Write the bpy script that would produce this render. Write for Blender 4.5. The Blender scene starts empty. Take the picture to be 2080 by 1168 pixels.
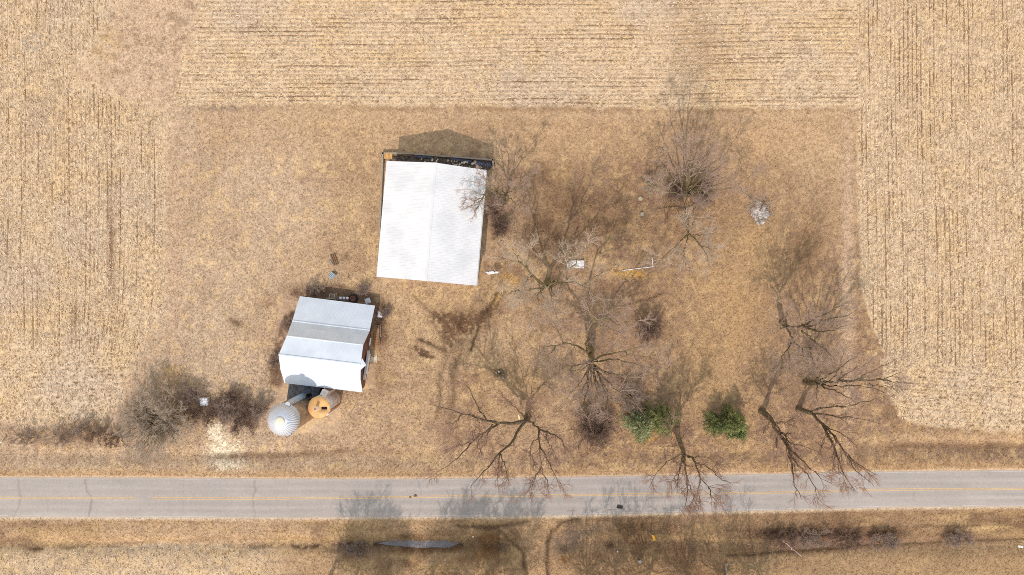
import bpy, math, random
import numpy as np
from mathutils import Vector, Matrix

rng = np.random.default_rng(7)
random.seed(7)
C = bpy.context.scene.collection

# ------------------------------------------------------------------ camera
F, H = 1386.67, 120.0            # focal length in photo pixels, drone height in metres
cam_d = bpy.data.cameras.new("camera")
cam_d.sensor_width = 36.0
cam_d.lens = 36.0 * F / 2080.0
cam_d.clip_start = 1.0
cam_d.clip_end = 5000.0
cam = bpy.data.objects.new("camera", cam_d)
cam.location = (0, 0, H)
C.objects.link(cam)
bpy.context.scene.camera = cam

# ------------------------------------------------------------------ sky and sun
SUN_EL, SHADOW_AZ = math.radians(49.5), math.radians(11)
world = bpy.data.worlds.new("World")
bpy.context.scene.world = world
world.use_nodes = True
wn = world.node_tree.nodes
bg = wn["Background"]
sky = wn.new("ShaderNodeTexSky")
sky.sky_type = 'NISHITA'
sky.sun_disc = False
sky.sun_elevation = SUN_EL
sky.sun_rotation = SHADOW_AZ + math.pi
sky.air_density = 4.0           # thick pale spring air: an even sky that fills the shadows
sky.dust_density = 0.3
sky.ozone_density = 3.0
tint = wn.new("ShaderNodeVectorMath"); tint.operation = 'MULTIPLY'      # camera white balance for the thick air
tint.inputs[1].default_value = (1.14, 0.94, 0.99)
world.node_tree.links.new(sky.outputs[0], tint.inputs[0])
world.node_tree.links.new(tint.outputs[0], bg.inputs[0])
bg.inputs[1].default_value = 0.15
sun_d = bpy.data.lights.new("sun", 'SUN')
sun_d.energy = 2.15
sun_d.angle = math.radians(0.6)
sun_d.color = (1.0, 0.87, 0.79)
sun = bpy.data.objects.new("sun", sun_d)
sdir = Vector((math.sin(SHADOW_AZ) * math.cos(SUN_EL), math.cos(SHADOW_AZ) * math.cos(SUN_EL), -math.sin(SUN_EL)))
sun.rotation_euler = sdir.to_track_quat('-Z', 'Y').to_euler()
sun.location = (-20, -60, 90)
C.objects.link(sun)
vs = bpy.context.scene.view_settings
bpy.context.scene.display_settings.display_device = 'sRGB'
vs.view_transform = 'Standard'
vs.look = 'None'
vs.exposure = 0.47
bpy.context.scene.cycles.filter_width = 0.9
bpy.context.scene.cycles.use_denoising = False   # the straw is grain enough; a denoiser smears it
vs.gamma = 1.0

# ------------------------------------------------------------------ helpers
def P(px, py, h=0.0):
    """Photo pixel seen at height h -> point in the world (metres)."""
    k = (H - h) / F
    return np.array(((px - 1040.0) * k, (584.0 - py) * k, h))

def lin(r, g, b):
    def f(c):
        c /= 255.0
        return c / 12.92 if c <= 0.04045 else ((c + 0.055) / 1.055) ** 2.4
    return np.array((f(r), f(g), f(b)))

_tab = rng.random((512, 512)).astype(np.float32)
def vnoise(x, y, s, o=0):
    x = x / s + 37.7 * o + 1000; y = y / s + 91.3 * o + 1000
    xi = np.floor(x).astype(np.int64); yi = np.floor(y).astype(np.int64)
    fx = (x - xi).astype(np.float32); fy = (y - yi).astype(np.float32)
    fx = fx * fx * (3 - 2 * fx); fy = fy * fy * (3 - 2 * fy)
    x0 = xi & 511; x1 = (xi + 1) & 511; y0 = yi & 511; y1 = (yi + 1) & 511
    a = _tab[y0, x0] * (1 - fx) + _tab[y0, x1] * fx
    b = _tab[y1, x0] * (1 - fx) + _tab[y1, x1] * fx
    return a * (1 - fy) + b * fy
def fbm(x, y, s, n=4, o=0, gain=0.55):
    t = 0; a = 1.0; tot = 0
    for i in range(n):
        t = t + a * vnoise(x, y, s / 2 ** i, o + i * 3); tot += a; a *= gain
    return t / tot
def sstep(a, b, x):
    t = np.clip((x - a) / (b - a), 0, 1)
    return t * t * (3 - 2 * t)

def new_mat(name, col=None, attr=None, rough=0.9, metal=0.0, noise=0.25, nscale=2.0, bump=0.0, bscale=8.0, spec=0.3, tint=None, stretch=None):
    m = bpy.data.materials.new(name)
    m.use_nodes = True
    nt = m.node_tree; b = nt.nodes["Principled BSDF"]
    b.inputs["Roughness"].default_value = rough
    b.inputs["Metallic"].default_value = metal
    b.inputs["Specular IOR Level"].default_value = spec
    tc = nt.nodes.new("ShaderNodeTexCoord")
    vec = tc.outputs["Object"]
    if stretch:
        mp = nt.nodes.new("ShaderNodeMapping"); mp.inputs["Scale"].default_value = stretch
        nt.links.new(vec, mp.inputs[0]); vec = mp.outputs[0]
    n = nt.nodes.new("ShaderNodeTexNoise")
    n.inputs["Scale"].default_value = nscale; n.inputs["Detail"].default_value = 6; n.inputs["Roughness"].default_value = 0.65
    nt.links.new(vec, n.inputs["Vector"])
    mr = nt.nodes.new("ShaderNodeMapRange")
    mr.inputs["From Min"].default_value = 0.25; mr.inputs["From Max"].default_value = 0.75
    mr.inputs["To Min"].default_value = 1 - noise; mr.inputs["To Max"].default_value = 1 + noise
    nt.links.new(n.outputs["Fac"], mr.inputs["Value"])
    mix = nt.nodes.new("ShaderNodeVectorMath"); mix.operation = 'SCALE'
    if attr:
        at = nt.nodes.new("ShaderNodeAttribute"); at.attribute_name = attr
        src = at.outputs["Color"]
    else:
        rg = nt.nodes.new("ShaderNodeRGB"); rg.outputs[0].default_value = (*col, 1); src = rg.outputs[0]
        if tint is not None:
            n2 = nt.nodes.new("ShaderNodeTexNoise"); n2.inputs["Scale"].default_value = nscale * 0.6; n2.inputs["Detail"].default_value = 4
            nt.links.new(vec, n2.inputs["Vector"])
            r2 = nt.nodes.new("ShaderNodeMapRange"); r2.inputs["From Min"].default_value = 0.42; r2.inputs["From Max"].default_value = 0.62
            nt.links.new(n2.outputs["Fac"], r2.inputs["Value"])
            mx = nt.nodes.new("ShaderNodeMix"); mx.data_type = 'RGBA'
            mx.inputs[6].default_value = (*col, 1); mx.inputs[7].default_value = (*tint, 1)
            nt.links.new(r2.outputs[0], mx.inputs[0]); src = mx.outputs[2]
    nt.links.new(src, mix.inputs[0]); nt.links.new(mr.outputs[0], mix.inputs["Scale"])
    nt.links.new(mix.outputs[0], b.inputs["Base Color"])
    if bump:
        n3 = nt.nodes.new("ShaderNodeTexNoise"); n3.inputs["Scale"].default_value = bscale; n3.inputs["Detail"].default_value = 5
        nt.links.new(vec, n3.inputs["Vector"])
        bp = nt.nodes.new("ShaderNodeBump"); bp.inputs["Strength"].default_value = bump; bp.inputs["Distance"].default_value = 0.05
        nt.links.new(n3.outputs["Fac"], bp.inputs["Height"]); nt.links.new(bp.outputs[0], b.inputs["Normal"])
    return m

def empty(name, loc, label=None, cat=None, group=None):
    o = bpy.data.objects.new(name, None); o.empty_display_size = 0.5
    o.location = tuple(float(v) for v in loc); C.objects.link(o)
    return tag(o, label, cat, group)
def tag(o, label=None, cat=None, group=None, kind=None):
    if label: o["label"] = label
    if cat: o["category"] = cat
    if group: o["group"] = group
    if kind: o["kind"] = kind
    return o

def mesh_np(name, v, f, mat, parent=None, col=None, smooth=False, base=None):
    """v (n,3); f (m,k) array of equal-length faces, or a list of such arrays"""
    v = np.asarray(v, dtype=np.float64)
    if parent is not None: v = v - np.array(parent.location)
    elif base is not None: v = v - np.array(base)
    fs = f if isinstance(f, list) else [f]
    fs = [np.asarray(a) for a in fs if len(a)]
    me = bpy.data.meshes.new(name)
    nl = sum(a.size for a in fs); nf = sum(len(a) for a in fs)
    me.vertices.add(len(v)); me.loops.add(nl); me.polygons.add(nf)
    me.vertices.foreach_set("co", v.astype(np.float32).ravel())
    me.loops.foreach_set("vertex_index", np.concatenate([a.ravel() for a in fs]).astype(np.int32))
    tot = np.concatenate([np.full(len(a), a.shape[1]) for a in fs])
    me.polygons.foreach_set("loop_start", (np.cumsum(tot) - tot).astype(np.int32))
    if smooth: me.polygons.foreach_set("use_smooth", np.ones(nf, dtype=bool))
    me.update(calc_edges=True)
    if col is not None:
        at = me.attributes.new("Col", 'FLOAT_COLOR', 'POINT')
        c = np.ones((len(v), 4), np.float32); c[:, :3] = col
        at.data.foreach_set("color", c.ravel())
    me.materials.append(mat)
    o = bpy.data.objects.new(name, me); C.objects.link(o)
    if parent is not None: o.parent = parent
    elif base is not None: o.location = tuple(float(x) for x in base)
    return o

class MB:
    """collects faces of any size, links them as ONE mesh"""
    def __init__(s): s.v = []; s.f = []
    def poly(s, pts):
        i = len(s.v); s.v += [tuple(float(x) for x in p) for p in pts]; s.f.append(tuple(range(i, i + len(pts)))); return s
    def slab(s, top, down):
        """closed solid: polygon 'top' (counter-clockwise seen from above) extruded by vector down"""
        n = len(top); d = np.array(down, float); t = [np.array(p, float) for p in top]; b = [p + d for p in t]
        i = len(s.v); s.v += [tuple(p) for p in t + b]
        s.f.append(tuple(range(i, i + n))); s.f.append(tuple(i + n + k for k in reversed(range(n))))
        for k in range(n):
            q = (k + 1) % n; s.f.append((i + k, i + n + k, i + n + q, i + q))
        return s
    def box(s, c, size, rz=0.0, rx=0.0, ry=0.0):
        M = Matrix.Rotation(rz, 3, 'Z') @ Matrix.Rotation(ry, 3, 'Y') @ Matrix.Rotation(rx, 3, 'X')
        i = len(s.v); hx, hy, hz = size[0] / 2, size[1] / 2, size[2] / 2
        for x, y, z in ((-1,-1,-1),(1,-1,-1),(1,1,-1),(-1,1,-1),(-1,-1,1),(1,-1,1),(1,1,1),(-1,1,1)):
            p = M @ Vector((x * hx, y * hy, z * hz)); s.v.append((p.x + c[0], p.y + c[1], p.z + c[2]))
        for q in ((3,2,1,0),(4,5,6,7),(0,1,5,4),(1,2,6,5),(2,3,7,6),(3,0,4,7)): s.f.append(tuple(i + k for k in q))
        return s
    def tube(s, a, b, ra, rb=None, n=10, caps=True):
        rb = ra if rb is None else rb
        a = Vector(a); b = Vector(b); t = (b - a).normalized()
        u = t.cross(Vector((0, 0, 1)) if abs(t.z) < 0.9 else Vector((1, 0, 0))).normalized(); w = t.cross(u)
        i = len(s.v)
        for c, r in ((a, ra), (b, rb)):
            for k in range(n):
                an = 2 * math.pi * k / n; p = c + (u * math.cos(an) + w * math.sin(an)) * r; s.v.append(tuple(p))
        for k in range(n):
            q = (k + 1) % n; s.f.append((i + k, i + q, i + n + q, i + n + k))
        if caps: s.f.append(tuple(i + k for k in reversed(range(n)))); s.f.append(tuple(i + n + k for k in range(n)))
        return s
    def lathe(s, c, prof, n=32, close_bottom=False, close_top=False):
        """prof: list of (radius, z)"""
        i = len(s.v)
        for r, z in prof:
            for k in range(n):
                a = 2 * math.pi * k / n; s.v.append((c[0] + r * math.cos(a), c[1] + r * math.sin(a), c[2] + z))
        for j in range(len(prof) - 1):
            for k in range(n):
                q = (k + 1) % n; s.f.append((i + j * n + k, i + j * n + q, i + (j + 1) * n + q, i + (j + 1) * n + k))
        if close_bottom: s.f.append(tuple(i + k for k in reversed(range(n))))
        if close_top: s.f.append(tuple(i + (len(prof) - 1) * n + k for k in range(n)))
        return s
    def blob(s, c, r, seed=0, n=9, m=6, sq=(1, 1, 0.7)):
        rr = np.random.default_rng(seed); i = len(s.v)
        for j in range(m + 1):
            th = math.pi * j / m
            for k in range(n):
                a = 2 * math.pi * k / n; q = r * (0.75 + 0.5 * rr.random())
                s.v.append((c[0] + q * sq[0] * math.sin(th) * math.cos(a), c[1] + q * sq[1] * math.sin(th) * math.sin(a), c[2] + q * sq[2] * math.cos(th)))
        for j in range(m):
            for k in range(n):
                q = (k + 1) % n; s.f.append((i + j * n + k, i + (j + 1) * n + k, i + (j + 1) * n + q, i + j * n + q))
        return s
    def build(s, name, mat, parent=None, base=None, smooth=False):
        off = np.array(parent.location) if parent is not None else np.array(base if base is not None else (0, 0, 0))
        me = bpy.data.meshes.new(name)
        me.from_pydata([tuple(np.array(p) - off) for p in s.v], [], s.f)
        me.update()
        if smooth: me.polygons.foreach_set("use_smooth", np.ones(len(me.polygons), dtype=bool))
        me.materials.append(mat)
        o = bpy.data.objects.new(name, me); C.objects.link(o)
        if parent is not None: o.parent = parent
        elif base is not None: o.location = tuple(float(x) for x in base)
        return o

# ------------------------------------------------------------------ ground
XR = np.array([-400, 0, 270, 540, 800, 1040, 1300, 1560, 1800, 2080, 2500])
ROAD_T = np.array([969, 970, 970.5, 972.5, 973, 971, 967, 963, 957.5, 955, 952])
ROAD_B = np.array([1048, 1049.6, 1050.5, 1051, 1050, 1049, 1043, 1036.5, 1030, 1028, 1026])
ROAD_C = np.array([1010, 1010.5, 1011.5, 1012.5, 1009.5, 1006.5, 1003.7, 1000.6, 994, 992.5, 990])
def smooth_line(yy):
    xs = np.arange(-4000, 6001, 10.0); y = np.interp(xs, XR, yy)
    k = np.hanning(25); k /= k.sum(); y2 = np.convolve(np.pad(y, 12, 'edge'), k, 'valid')
    return lambda x: np.interp(x, xs, y2)
fT, fB, fCn = smooth_line(ROAD_T), smooth_line(ROAD_B), smooth_line(ROAD_C)

def seg_dist(X, Y, pts):
    """distance (px) to a polyline"""
    d = np.full(X.shape, 1e9)
    for (x0, y0), (x1, y1) in zip(pts[:-1], pts[1:]):
        dx, dy = x1 - x0, y1 - y0; L = dx * dx + dy * dy + 1e-9
        t = np.clip(((X - x0) * dx + (Y - y0) * dy) / L, 0, 1)
        d = np.minimum(d, np.hypot(X - x0 - t * dx, Y - y0 - t * dy))
    return d
def blobm(X, Y, cx, cy, rx, ry, rot=0.0):
    c, s = math.cos(rot), math.sin(rot); u = (X - cx) * c + (Y - cy) * s; v = -(X - cx) * s + (Y - cy) * c
    return np.exp(-((u / rx) ** 2 + (v / ry) ** 2))
def polym(X, Y, pts):
    ins = np.zeros(X.shape, bool); n = len(pts)
    for i in range(n):
        x0, y0 = pts[i]; x1, y1 = pts[(i + 1) % n]
        if y0 == y1: continue
        c = ((y0 > Y) != (y1 > Y)) & (X < (x1 - x0) * (Y - y0) / (y1 - y0) + x0)
        ins ^= c
    return ins

def zones(X, Y):
    """X, Y photo pixels on the ground. Soft masks of the corn fields and their row phase."""
    wx = (fbm(X, Y, 60, 4, 11) - .5) * 26; wy = (fbm(X, Y, 60, 4, 31) - .5) * 22
    x = X + wx; y = Y + wy
    bw = np.interp(y, [-600, 0, 60, 110, 150, 190, 215, 235, 300, 560, 620, 680, 740, 790, 860],
                   [262, 250, 205, 172, 168, 215, 330, 345, 338, 336, 328, 300, 268, 250, 236])
    byw = np.interp(x, [-600, 0, 60, 120, 200, 260], [862, 858, 868, 862, 850, 800])
    rg = (fbm(X, Y, 16, 3, 44) - .5) * 46
    soft = 9 + 26 * sstep(300, 200, Y)
    W = sstep(soft, -soft, x - bw + rg * sstep(330, 180, Y) * 1.2 + rg * .35) * sstep(7, -7, y - byw + rg * .4)
    bn = np.interp(y, [-600, 0, 50, 100, 150, 200, 215], [425, 405, 396, 384, 366, 356, 376])
    Nn = sstep(-9, 9, x - bn + rg * .8) * sstep(5, -5, Y + wy * .5 + rg * .2 - (212 + 8 * sstep(600, 1500, X))) * sstep(1746, 1738, X + wx * .25)
    be = np.interp(Y, [-600, 220, 300, 560, 620, 680, 720, 800, 850, 900], [1741, 1741, 1741, 1746, 1760, 1775, 1790, 1800, 1830, 1860])
    bye = np.interp(X, [1760, 1840, 1900, 2080, 2600], [842, 855, 868, 880, 890])
    E_ = sstep(-5, 5, X + wx * .4 - be + rg * (.18 + .5 * sstep(600, 720, Y))) * sstep(6, -6, Y + wy * .7 - bye + rg * .3)
    S = sstep(1112, 1124, y + 0.02 * x) * sstep(640, 470, x) * 0.75
    return W, np.maximum(Nn * 1.0, 0), E_, S
def row_height(X, Y, W, Nn, E_):
    """row pattern -1..1 along the old corn rows, one row about 0.76 m"""
    p = 8.75
    curve = np.where(Y > 560, ((Y - 560) / 200.0) ** 2 * 55, 0)
    wob = (fbm(X, Y, 240, 2, 5) - .5) * 14
    rW = np.sin(2 * np.pi * (X + curve * sstep(120, 330, X) + wob * .6) / p)
    rN = np.sin(2 * np.pi * (Y + 0.006 * X + wob * .5) / p)
    rE = np.sin(2 * np.pi * (X - .012 * Y + wob * .5) / p)
    endW = sstep(690, 750, Y + (fbm(X, Y, 80, 2, 8) - .5) * 60) * sstep(330, 260, X)
    endE = sstep(730, 770, Y + (fbm(X, Y, 80, 2, 18) - .5) * 40)
    rW = rW * (1 - endW) + endW * np.sin(2 * np.pi * (Y + X * .03 + wob) / (p * 1.6)) * .5
    rE = rE * (1 - endE) + endE * np.sin(2 * np.pi * (Y - X * .02 + wob) / (p * 1.5)) * .6
    return W * rW + Nn * rN + E_ * rE

def build_axis(lo, hi, step, far, n):
    core = np.arange(lo, hi + step * .5, step)
    g = step * 1.6 ** np.arange(1, n); g = np.cumsum(np.minimum(g, 400)); g = g[g < far]
    return np.concatenate([(lo - g)[::-1], core, hi + g])
gx = build_axis(-93.5, 93.5, 0.14, 2600, 40)
gy = build_axis(-54.5, 54.5, 0.14, 2600, 40)
GX, GY = np.meshgrid(gx, gy)
X = 1040 + GX * F / H; Y = 584 - GY * F / H
inside = (np.abs(GX) < 110) & (np.abs(GY) < 75)
W_, N_, E_, S_ = zones(X, Y)
corn = np.clip(W_ + N_ + E_ + S_, 0, 1)
rows = row_height(X, Y, W_, N_, E_)
n_f = rng.random(X.shape).astype(np.float32)            # grain, one value per vertex
n1 = fbm(X, Y, 14, 4, 2); n2 = fbm(X, Y, 60, 4, 7); n3 = fbm(X, Y, 190, 4, 13); n4 = fbm(X, Y, 6, 3, 21)

# soil and plant colours (albedo)
A = lambda r, g, b: lin(r, g, b) * 0.70
straw = A(239, 211, 173); straw_y = A(242, 208, 154); straw_g = A(218, 200, 182); soil = A(146, 116, 88)
lawnW = A(218, 192, 162); lawnM = A(208, 177, 142); lawnE = A(179, 148, 118); gold = A(206, 170, 124)
brown = A(150, 116, 86); dbrown = A(112, 86, 66); mauve = A(168, 138, 118); sand = A(236, 214, 176)
def mixc(c, m, k):
    m = np.clip(m, 0, 1)[..., None]; return c * (1 - m) + k * m
# lawn
c = np.empty(X.shape + (3,)); c[:] = lawnM
c = mixc(c, sstep(760, 480, X + (n3 - .5) * 240) * .9, lawnW)
c = mixc(c, sstep(950, 1250, X + (n3 - .5) * 500) * sstep(980, 900, Y), lawnE)
ew = .30 + .70 * sstep(620, 1100, X)
c = mixc(c, sstep(.46, .70, n3) * .45 * ew, gold)
c = mixc(c, sstep(.50, .72, n2) * .55 * ew, brown)
c = mixc(c, sstep(.56, .75, fbm(X, Y, 34, 4, 41)) * .5 * ew, mauve)
c = mixc(c, sstep(.55, .70, n1) * .40 * ew, dbrown * 1.15)
spk = fbm(X, Y, 9, 3, 57)
c = mixc(c, sstep(.50, .60, spk) * sstep(1080, 1250, X) * (Y < 950) * .55, gold)
c = mixc(c, sstep(.50, .38, spk) * sstep(1000, 1250, X) * (Y < 950) * .4, mauve * .85)
c = mixc(c, sstep(.56, .72, fbm(X + 300, Y, 18, 3, 51)) * .45, straw_y)
# faint mowing and vehicle streaks
st = fbm(X * .10, Y, 9, 3, 61); c = mixc(c, sstep(.52, .7, st) * .20 * sstep(420, 240, Y), brown)
st2 = fbm(X, Y * .10, 9, 3, 67); c = mixc(c, sstep(.5, .68, st2) * .16 * sstep(520, 420, X), brown)
st3 = fbm(X + .3 * Y, Y * .12, 8, 3, 69); c = mixc(c, sstep(.5, .7, st3) * .25 * sstep(1350, 1550, X), brown)
for (cx, cy, rx, ry, rot, k, kc) in (
    (1490, 600, 85, 170, .1, .8, gold), (1440, 760, 60, 90, 0, .7, gold), (1540, 480, 50, 60, 0, .65, gold), (1060, 790, 80, 110, 0, .45, gold),
    (1650, 330, 100, 120, 0, .9, A(218, 188, 150)), (1550, 290, 80, 45, 0, .8, A(216, 180, 136)), (1680, 400, 30, 90, 0, .6, A(208, 176, 140)), (1180, 290, 100, 40, 0, .6, A(206, 172, 132)), (1320, 300, 60, 30, 0, .45, gold),
    (1160, 440, 110, 70, 0, .55, brown), (1230, 420, 130, 60, .2, .5, dbrown), (1120, 470, 40, 60, 0, .55, dbrown), (1240, 590, 120, 40, -.15, .55, brown),
    (1640, 500, 45, 130, .15, .60, brown), (1580, 370, 60, 60, 0, .4, brown), (1400, 330, 90, 80, 0, .55, mauve),
    (1420, 430, 120, 70, 0, .35, brown), (1260, 690, 110, 110, 0, .45, mauve), (1330, 660, 40, 60, 0, .6, brown), (1650, 720, 110, 120, 0, .40, mauve),
    (1640, 840, 90, 60, 0, .3, mauve), (1200, 830, 120, 60, 0, .35, mauve), (1000, 900, 140, 50, 0, .25, mauve),
    (920, 650, 60, 24, .1, .5, brown), (960, 640, 60, 16, -.5, .4, dbrown),
    (1000, 640, 10, 50, .6, .55, dbrown), (915, 760, 30, 60, 0, .4, mauve),
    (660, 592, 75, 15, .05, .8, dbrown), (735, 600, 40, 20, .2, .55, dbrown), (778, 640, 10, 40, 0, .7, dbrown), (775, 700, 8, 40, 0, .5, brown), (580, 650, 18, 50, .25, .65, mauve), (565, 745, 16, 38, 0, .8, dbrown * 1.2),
    (775, 770, 16, 40, 0, .4, brown), (540, 615, 26, 14, 0, .5, brown), (640, 760, 60, 40, 0, .4, brown),
    (1000, 470, 16, 70, .05, .5, mauve), (1040, 400, 45, 60, 0, .55, mauve), (1018, 463, 22, 20, 0, .5, dbrown), (1018, 757, 16, 12, 0, .6, dbrown), (1545, 435, 34, 22, 0, .4, brown),
    (480, 655, 14, 8, .3, .6, dbrown), (490, 660, 20, 5, .5, .4, dbrown), (1255, 700, 60, 100, 0, .3, brown), (440, 290, 30, 40, 0, .35, brown), (400, 370, 16, 80, 0, .25, mauve),
    (700, 520, 10, 8, 0, .4, dbrown), (708, 560, 8, 6, 0, .4, dbrown), (905, 830, 12, 60, 0, .4, mauve),
    (320, 850, 90, 80, 0, .5, mauve), (470, 830, 90, 34, .12, .7, mauve), (170, 890, 90, 20, 0, .65, brown), (40, 885, 60, 14, 0, .5, brown), (350, 770, 22, 18, 0, .5, gold)):
    c = mixc(c, blobm(X, Y, cx, cy, rx, ry, rot) * k * (.35 + 1.3 * n1 * (.4 + n2)), kc)
mud = np.maximum(np.maximum(blobm(X, Y, 925, 655, 60, 26, .1), blobm(X, Y, 985, 640, 46, 12, -.75)), np.maximum(blobm(X, Y, 905, 690, 26, 30, 0), .8 * blobm(X, Y, 860, 715, 36, 10, .5)))
c = mixc(c, sstep(.26, .46, mud * (.02 + .80 * vnoise(X, Y, 5, 61) * (.5 + n4) + .55 * fbm(X - .6 * Y, (Y + .6 * X) * .35, 9, 3, 93))) * .85, A(112, 84, 64))
c = mixc(c, np.exp(-((Y - 262) / 46.0) ** 2) * (X > 400) * .45, A(214, 180, 142))
d = seg_dist(X + (n2 - .5) * 20, Y + (n1 - .5) * 12, [(768, 588), (806, 600), (850, 640), (890, 700), (900, 800)]); c = mixc(c, np.exp(-(d / 15) ** 2) * .55, A(224, 192, 150))
for pts, w_ in (([(604, 596), (690, 590), (770, 610), (776, 690)], 13), ([(592, 640), (572, 690), (560, 730), (562, 775)], 13)):
    d = seg_dist(X + (n1 - .5) * 16, Y + (n2 - .5) * 16, pts); c = mixc(c, sstep(1.2, .5, d / w_) * sstep(.22, .5, n4) * .8, A(128, 100, 80))
# yellow moss patches, and one pale soft-edged patch
for (cx, cy, rx, ry, rot, k) in ((1280, 556, 34, 8, .12, 1.2), (1255, 552, 14, 9, 0, 1.0), (1037, 565, 12, 9, .3, .8), (1047, 572, 4, 10, .2, .9), (1008, 605, 5, 16, .5, .9), (1318, 895, 24, 9, -.2, .6), (350, 755, 18, 12, 0, .5)):
    c = mixc(c, blobm(X, Y, cx, cy, rx, ry, rot) * k * sstep(.30, .52, n4), A(226, 178, 92))
pale_m = np.maximum(blobm(X, Y, 458, 925, 42, 40, 0), np.maximum(blobm(X, Y, 440, 880, 20, 30, -.3), blobm(X, Y, 450, 905, 32, 26, 0)))
c = mixc(c, sstep(.30, .85, pale_m * (.55 + .9 * n4) + (n_f - .5) * .45 * (pale_m > .05)) * 1.0, A(255, 240, 208))
# field margins: bare trodden strip round the lot
mar = np.maximum(blobm(X, Y, 355, 460, 14, 250, 0), blobm(X, Y, 1722, 520, 14, 330, 0)); c = mixc(c, mar * 1.1 * (.5 + n1), A(212, 182, 152))
c = mixc(c, np.exp(-((Y - 222) / 5.0) ** 2) * (X > 400) * (X < 1740) * .15 * (.3 + n2), brown)
c = mixc(c, np.exp(-((Y - 236) / 9.0) ** 2) * (X > 480) * (X < 1740) * .75, A(214, 182, 146))
c = mixc(c, blobm(X, Y, 440, 214, 60, 9, .1) * sstep(.4, .6, n4) * 1.0, A(150, 130, 118))
c = mixc(c, blobm(X, Y, 1420, 130, 50, 120, 0) * .5, soil)
ww = sstep(-60, 0, 300 - np.abs(X - 285) * 1.9 - Y * .75) * (1 - corn); c = mixc(c, ww * .85, A(222, 194, 164))
c = mixc(c, blobm(X, Y, 215, 90, 26, 34, 0) * sstep(.4, .6, n1) * .7, A(220, 186, 126))
c = mixc(c, ww * sstep(.55, .7, n1) * .4, soil)
# verges along the road
dT = fT(X) - Y; dB = Y - fB(X)
c = mixc(c, (dT > -30) * sstep(26, 4, dT) * .85, A(206, 168, 124))
c = mixc(c, (dT > -30) * np.exp(-((dT - 2 + (n2 - .5) * 6) / 3.2) ** 2) * .85, A(224, 196, 164))
rut = np.exp(-((dT - 46 + (n3 - .5) * 34) / 9) ** 2) * (.4 + .9 * sstep(560, 480, X) * sstep(380, 480, X) + .9 * blobm(X, Y, 600, 920, 130, 30) + 1.0 * sstep(1740, 1850, X)); c = mixc(c, rut * .55 * (.4 + n1), dbrown * 1.2)
c = mixc(c, sstep(1740, 1840, X) * sstep(0, 12, dT) * sstep(90, 66, dT) * sstep(52, 66, dT) * .6, A(222, 188, 148))
c = mixc(c, (dB > -30) * np.exp(-((dB - 2) / (2.5 + 2.5 * n2)) ** 2) * .8, A(226, 204, 176))
c = mixc(c, blobm(X, Y, 1140, 1052, 50, 6, -.12) * 1.3, A(238, 216, 184))
south = sstep(4, 10, dB)
c = mixc(c, south * .55, A(196, 160, 120))
c = mixc(c, south * sstep(1000, 1300, X) * .55, A(158, 126, 96))
c = mixc(c, south * sstep(.5, .72, n2) * .5, dbrown * 1.25)
c = mixc(c, south * sstep(.52, .72, st) * .5, brown)
c = mixc(c, south * sstep(.5, .7, fbm(X * .3, Y, 24, 3, 77)) * .5, A(214, 180, 130))
dit = 1116 - .012 * (X - 300) + (fbm(X, Y, 50, 3, 91) - .5) * 14
c = mixc(c, south * np.exp(-((Y - dit) / (3.5 + 3 * n2)) ** 2) * (X < 960) * sstep(.3, .5, n1) * 1.0, A(98, 76, 60))
c = mixc(c, blobm(X, Y, 850, 1104, 110, 13, -.05) * .7 * (.4 + n1), A(110, 86, 66))
c = mixc(c, blobm(X, Y, 720, 1118, 60, 7, 0) * .7 * (.4 + n1), A(96, 78, 66))
for (cx, cy, rx, ry, rot, k, kc) in (
    (990, 1105, 22, 32, 0, 1.0, A(128, 92, 56)), (960, 1100, 24, 12, 0, .7, A(120, 96, 76)), (965, 1132, 50, 12, -.1, .6, A(140, 104, 70)), (1020, 1115, 14, 8, .2, .7, A(110, 96, 84)), (1012, 1100, 4, 34, 0, .7, A(104, 78, 56)),
    (890, 1116, 110, 8, -.03, .8, A(104, 76, 54)), (840, 1090, 50, 8, -.05, .6, A(120, 92, 66)),
    (1300, 1060, 44, 34, 0, .6, A(120, 94, 74)), (1150, 1100, 40, 26, -.5, .6, A(148, 128, 112)), (1185, 1085, 50, 8, -.35, .5, A(140, 120, 108)), (1145, 1115, 20, 8, -.2, .7, A(116, 94, 80)), (1240, 1110, 9, 8, 0, .8, A(110, 84, 60)), (1146, 1136, 9, 9, 0, .7, A(140, 100, 60)),
    (1620, 1088, 90, 15, .04, 1.1, A(86, 66, 56)), (1720, 1086, 110, 8, -.02, .9, A(96, 74, 62)), (1800, 1094, 44, 16, 0, 1.0, A(100, 78, 64)), (1700, 1104, 160, 12, -.02, .6, A(146, 114, 96)), (1950, 1092, 40, 10, 0, .8, A(104, 82, 68)), (1930, 1140, 20, 20, 0, .6, A(136, 108, 80)), (2010, 1070, 22, 6, 0, .8, A(230, 196, 140)), (1990, 1100, 90, 14, 0, .4, A(120, 96, 84)), (2050, 1150, 60, 20, 0, .4, brown)):
    c = mixc(c, south * np.clip(blobm(X, Y, cx, cy, rx, ry, rot) * k * (.6 + 1.3 * n1), 0, .92), kc)
sl = 1128 - .055 * (X - 1480); m = (X > 1475) * south
c = mixc(c, m * np.exp(-((Y - sl - (n2 - .5) * 8) / 3.0) ** 2) * .85, A(104, 84, 60))
c = mixc(c, m * sstep(4, 12, Y - sl) * .5, A(196, 166, 126))
c = mixc(c, m * np.exp(-((Y - 1076 + .02 * (X - 1540)) / 3.0) ** 2) * .4, A(110, 88, 72))
wedge = polym(X + (n1 - .5) * 10, Y + (n2 - .5) * 6, [(1246, 1062), (1336, 1060), (1318, 1095), (1302, 1150), (1294, 1150), (1272, 1100)])
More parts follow.
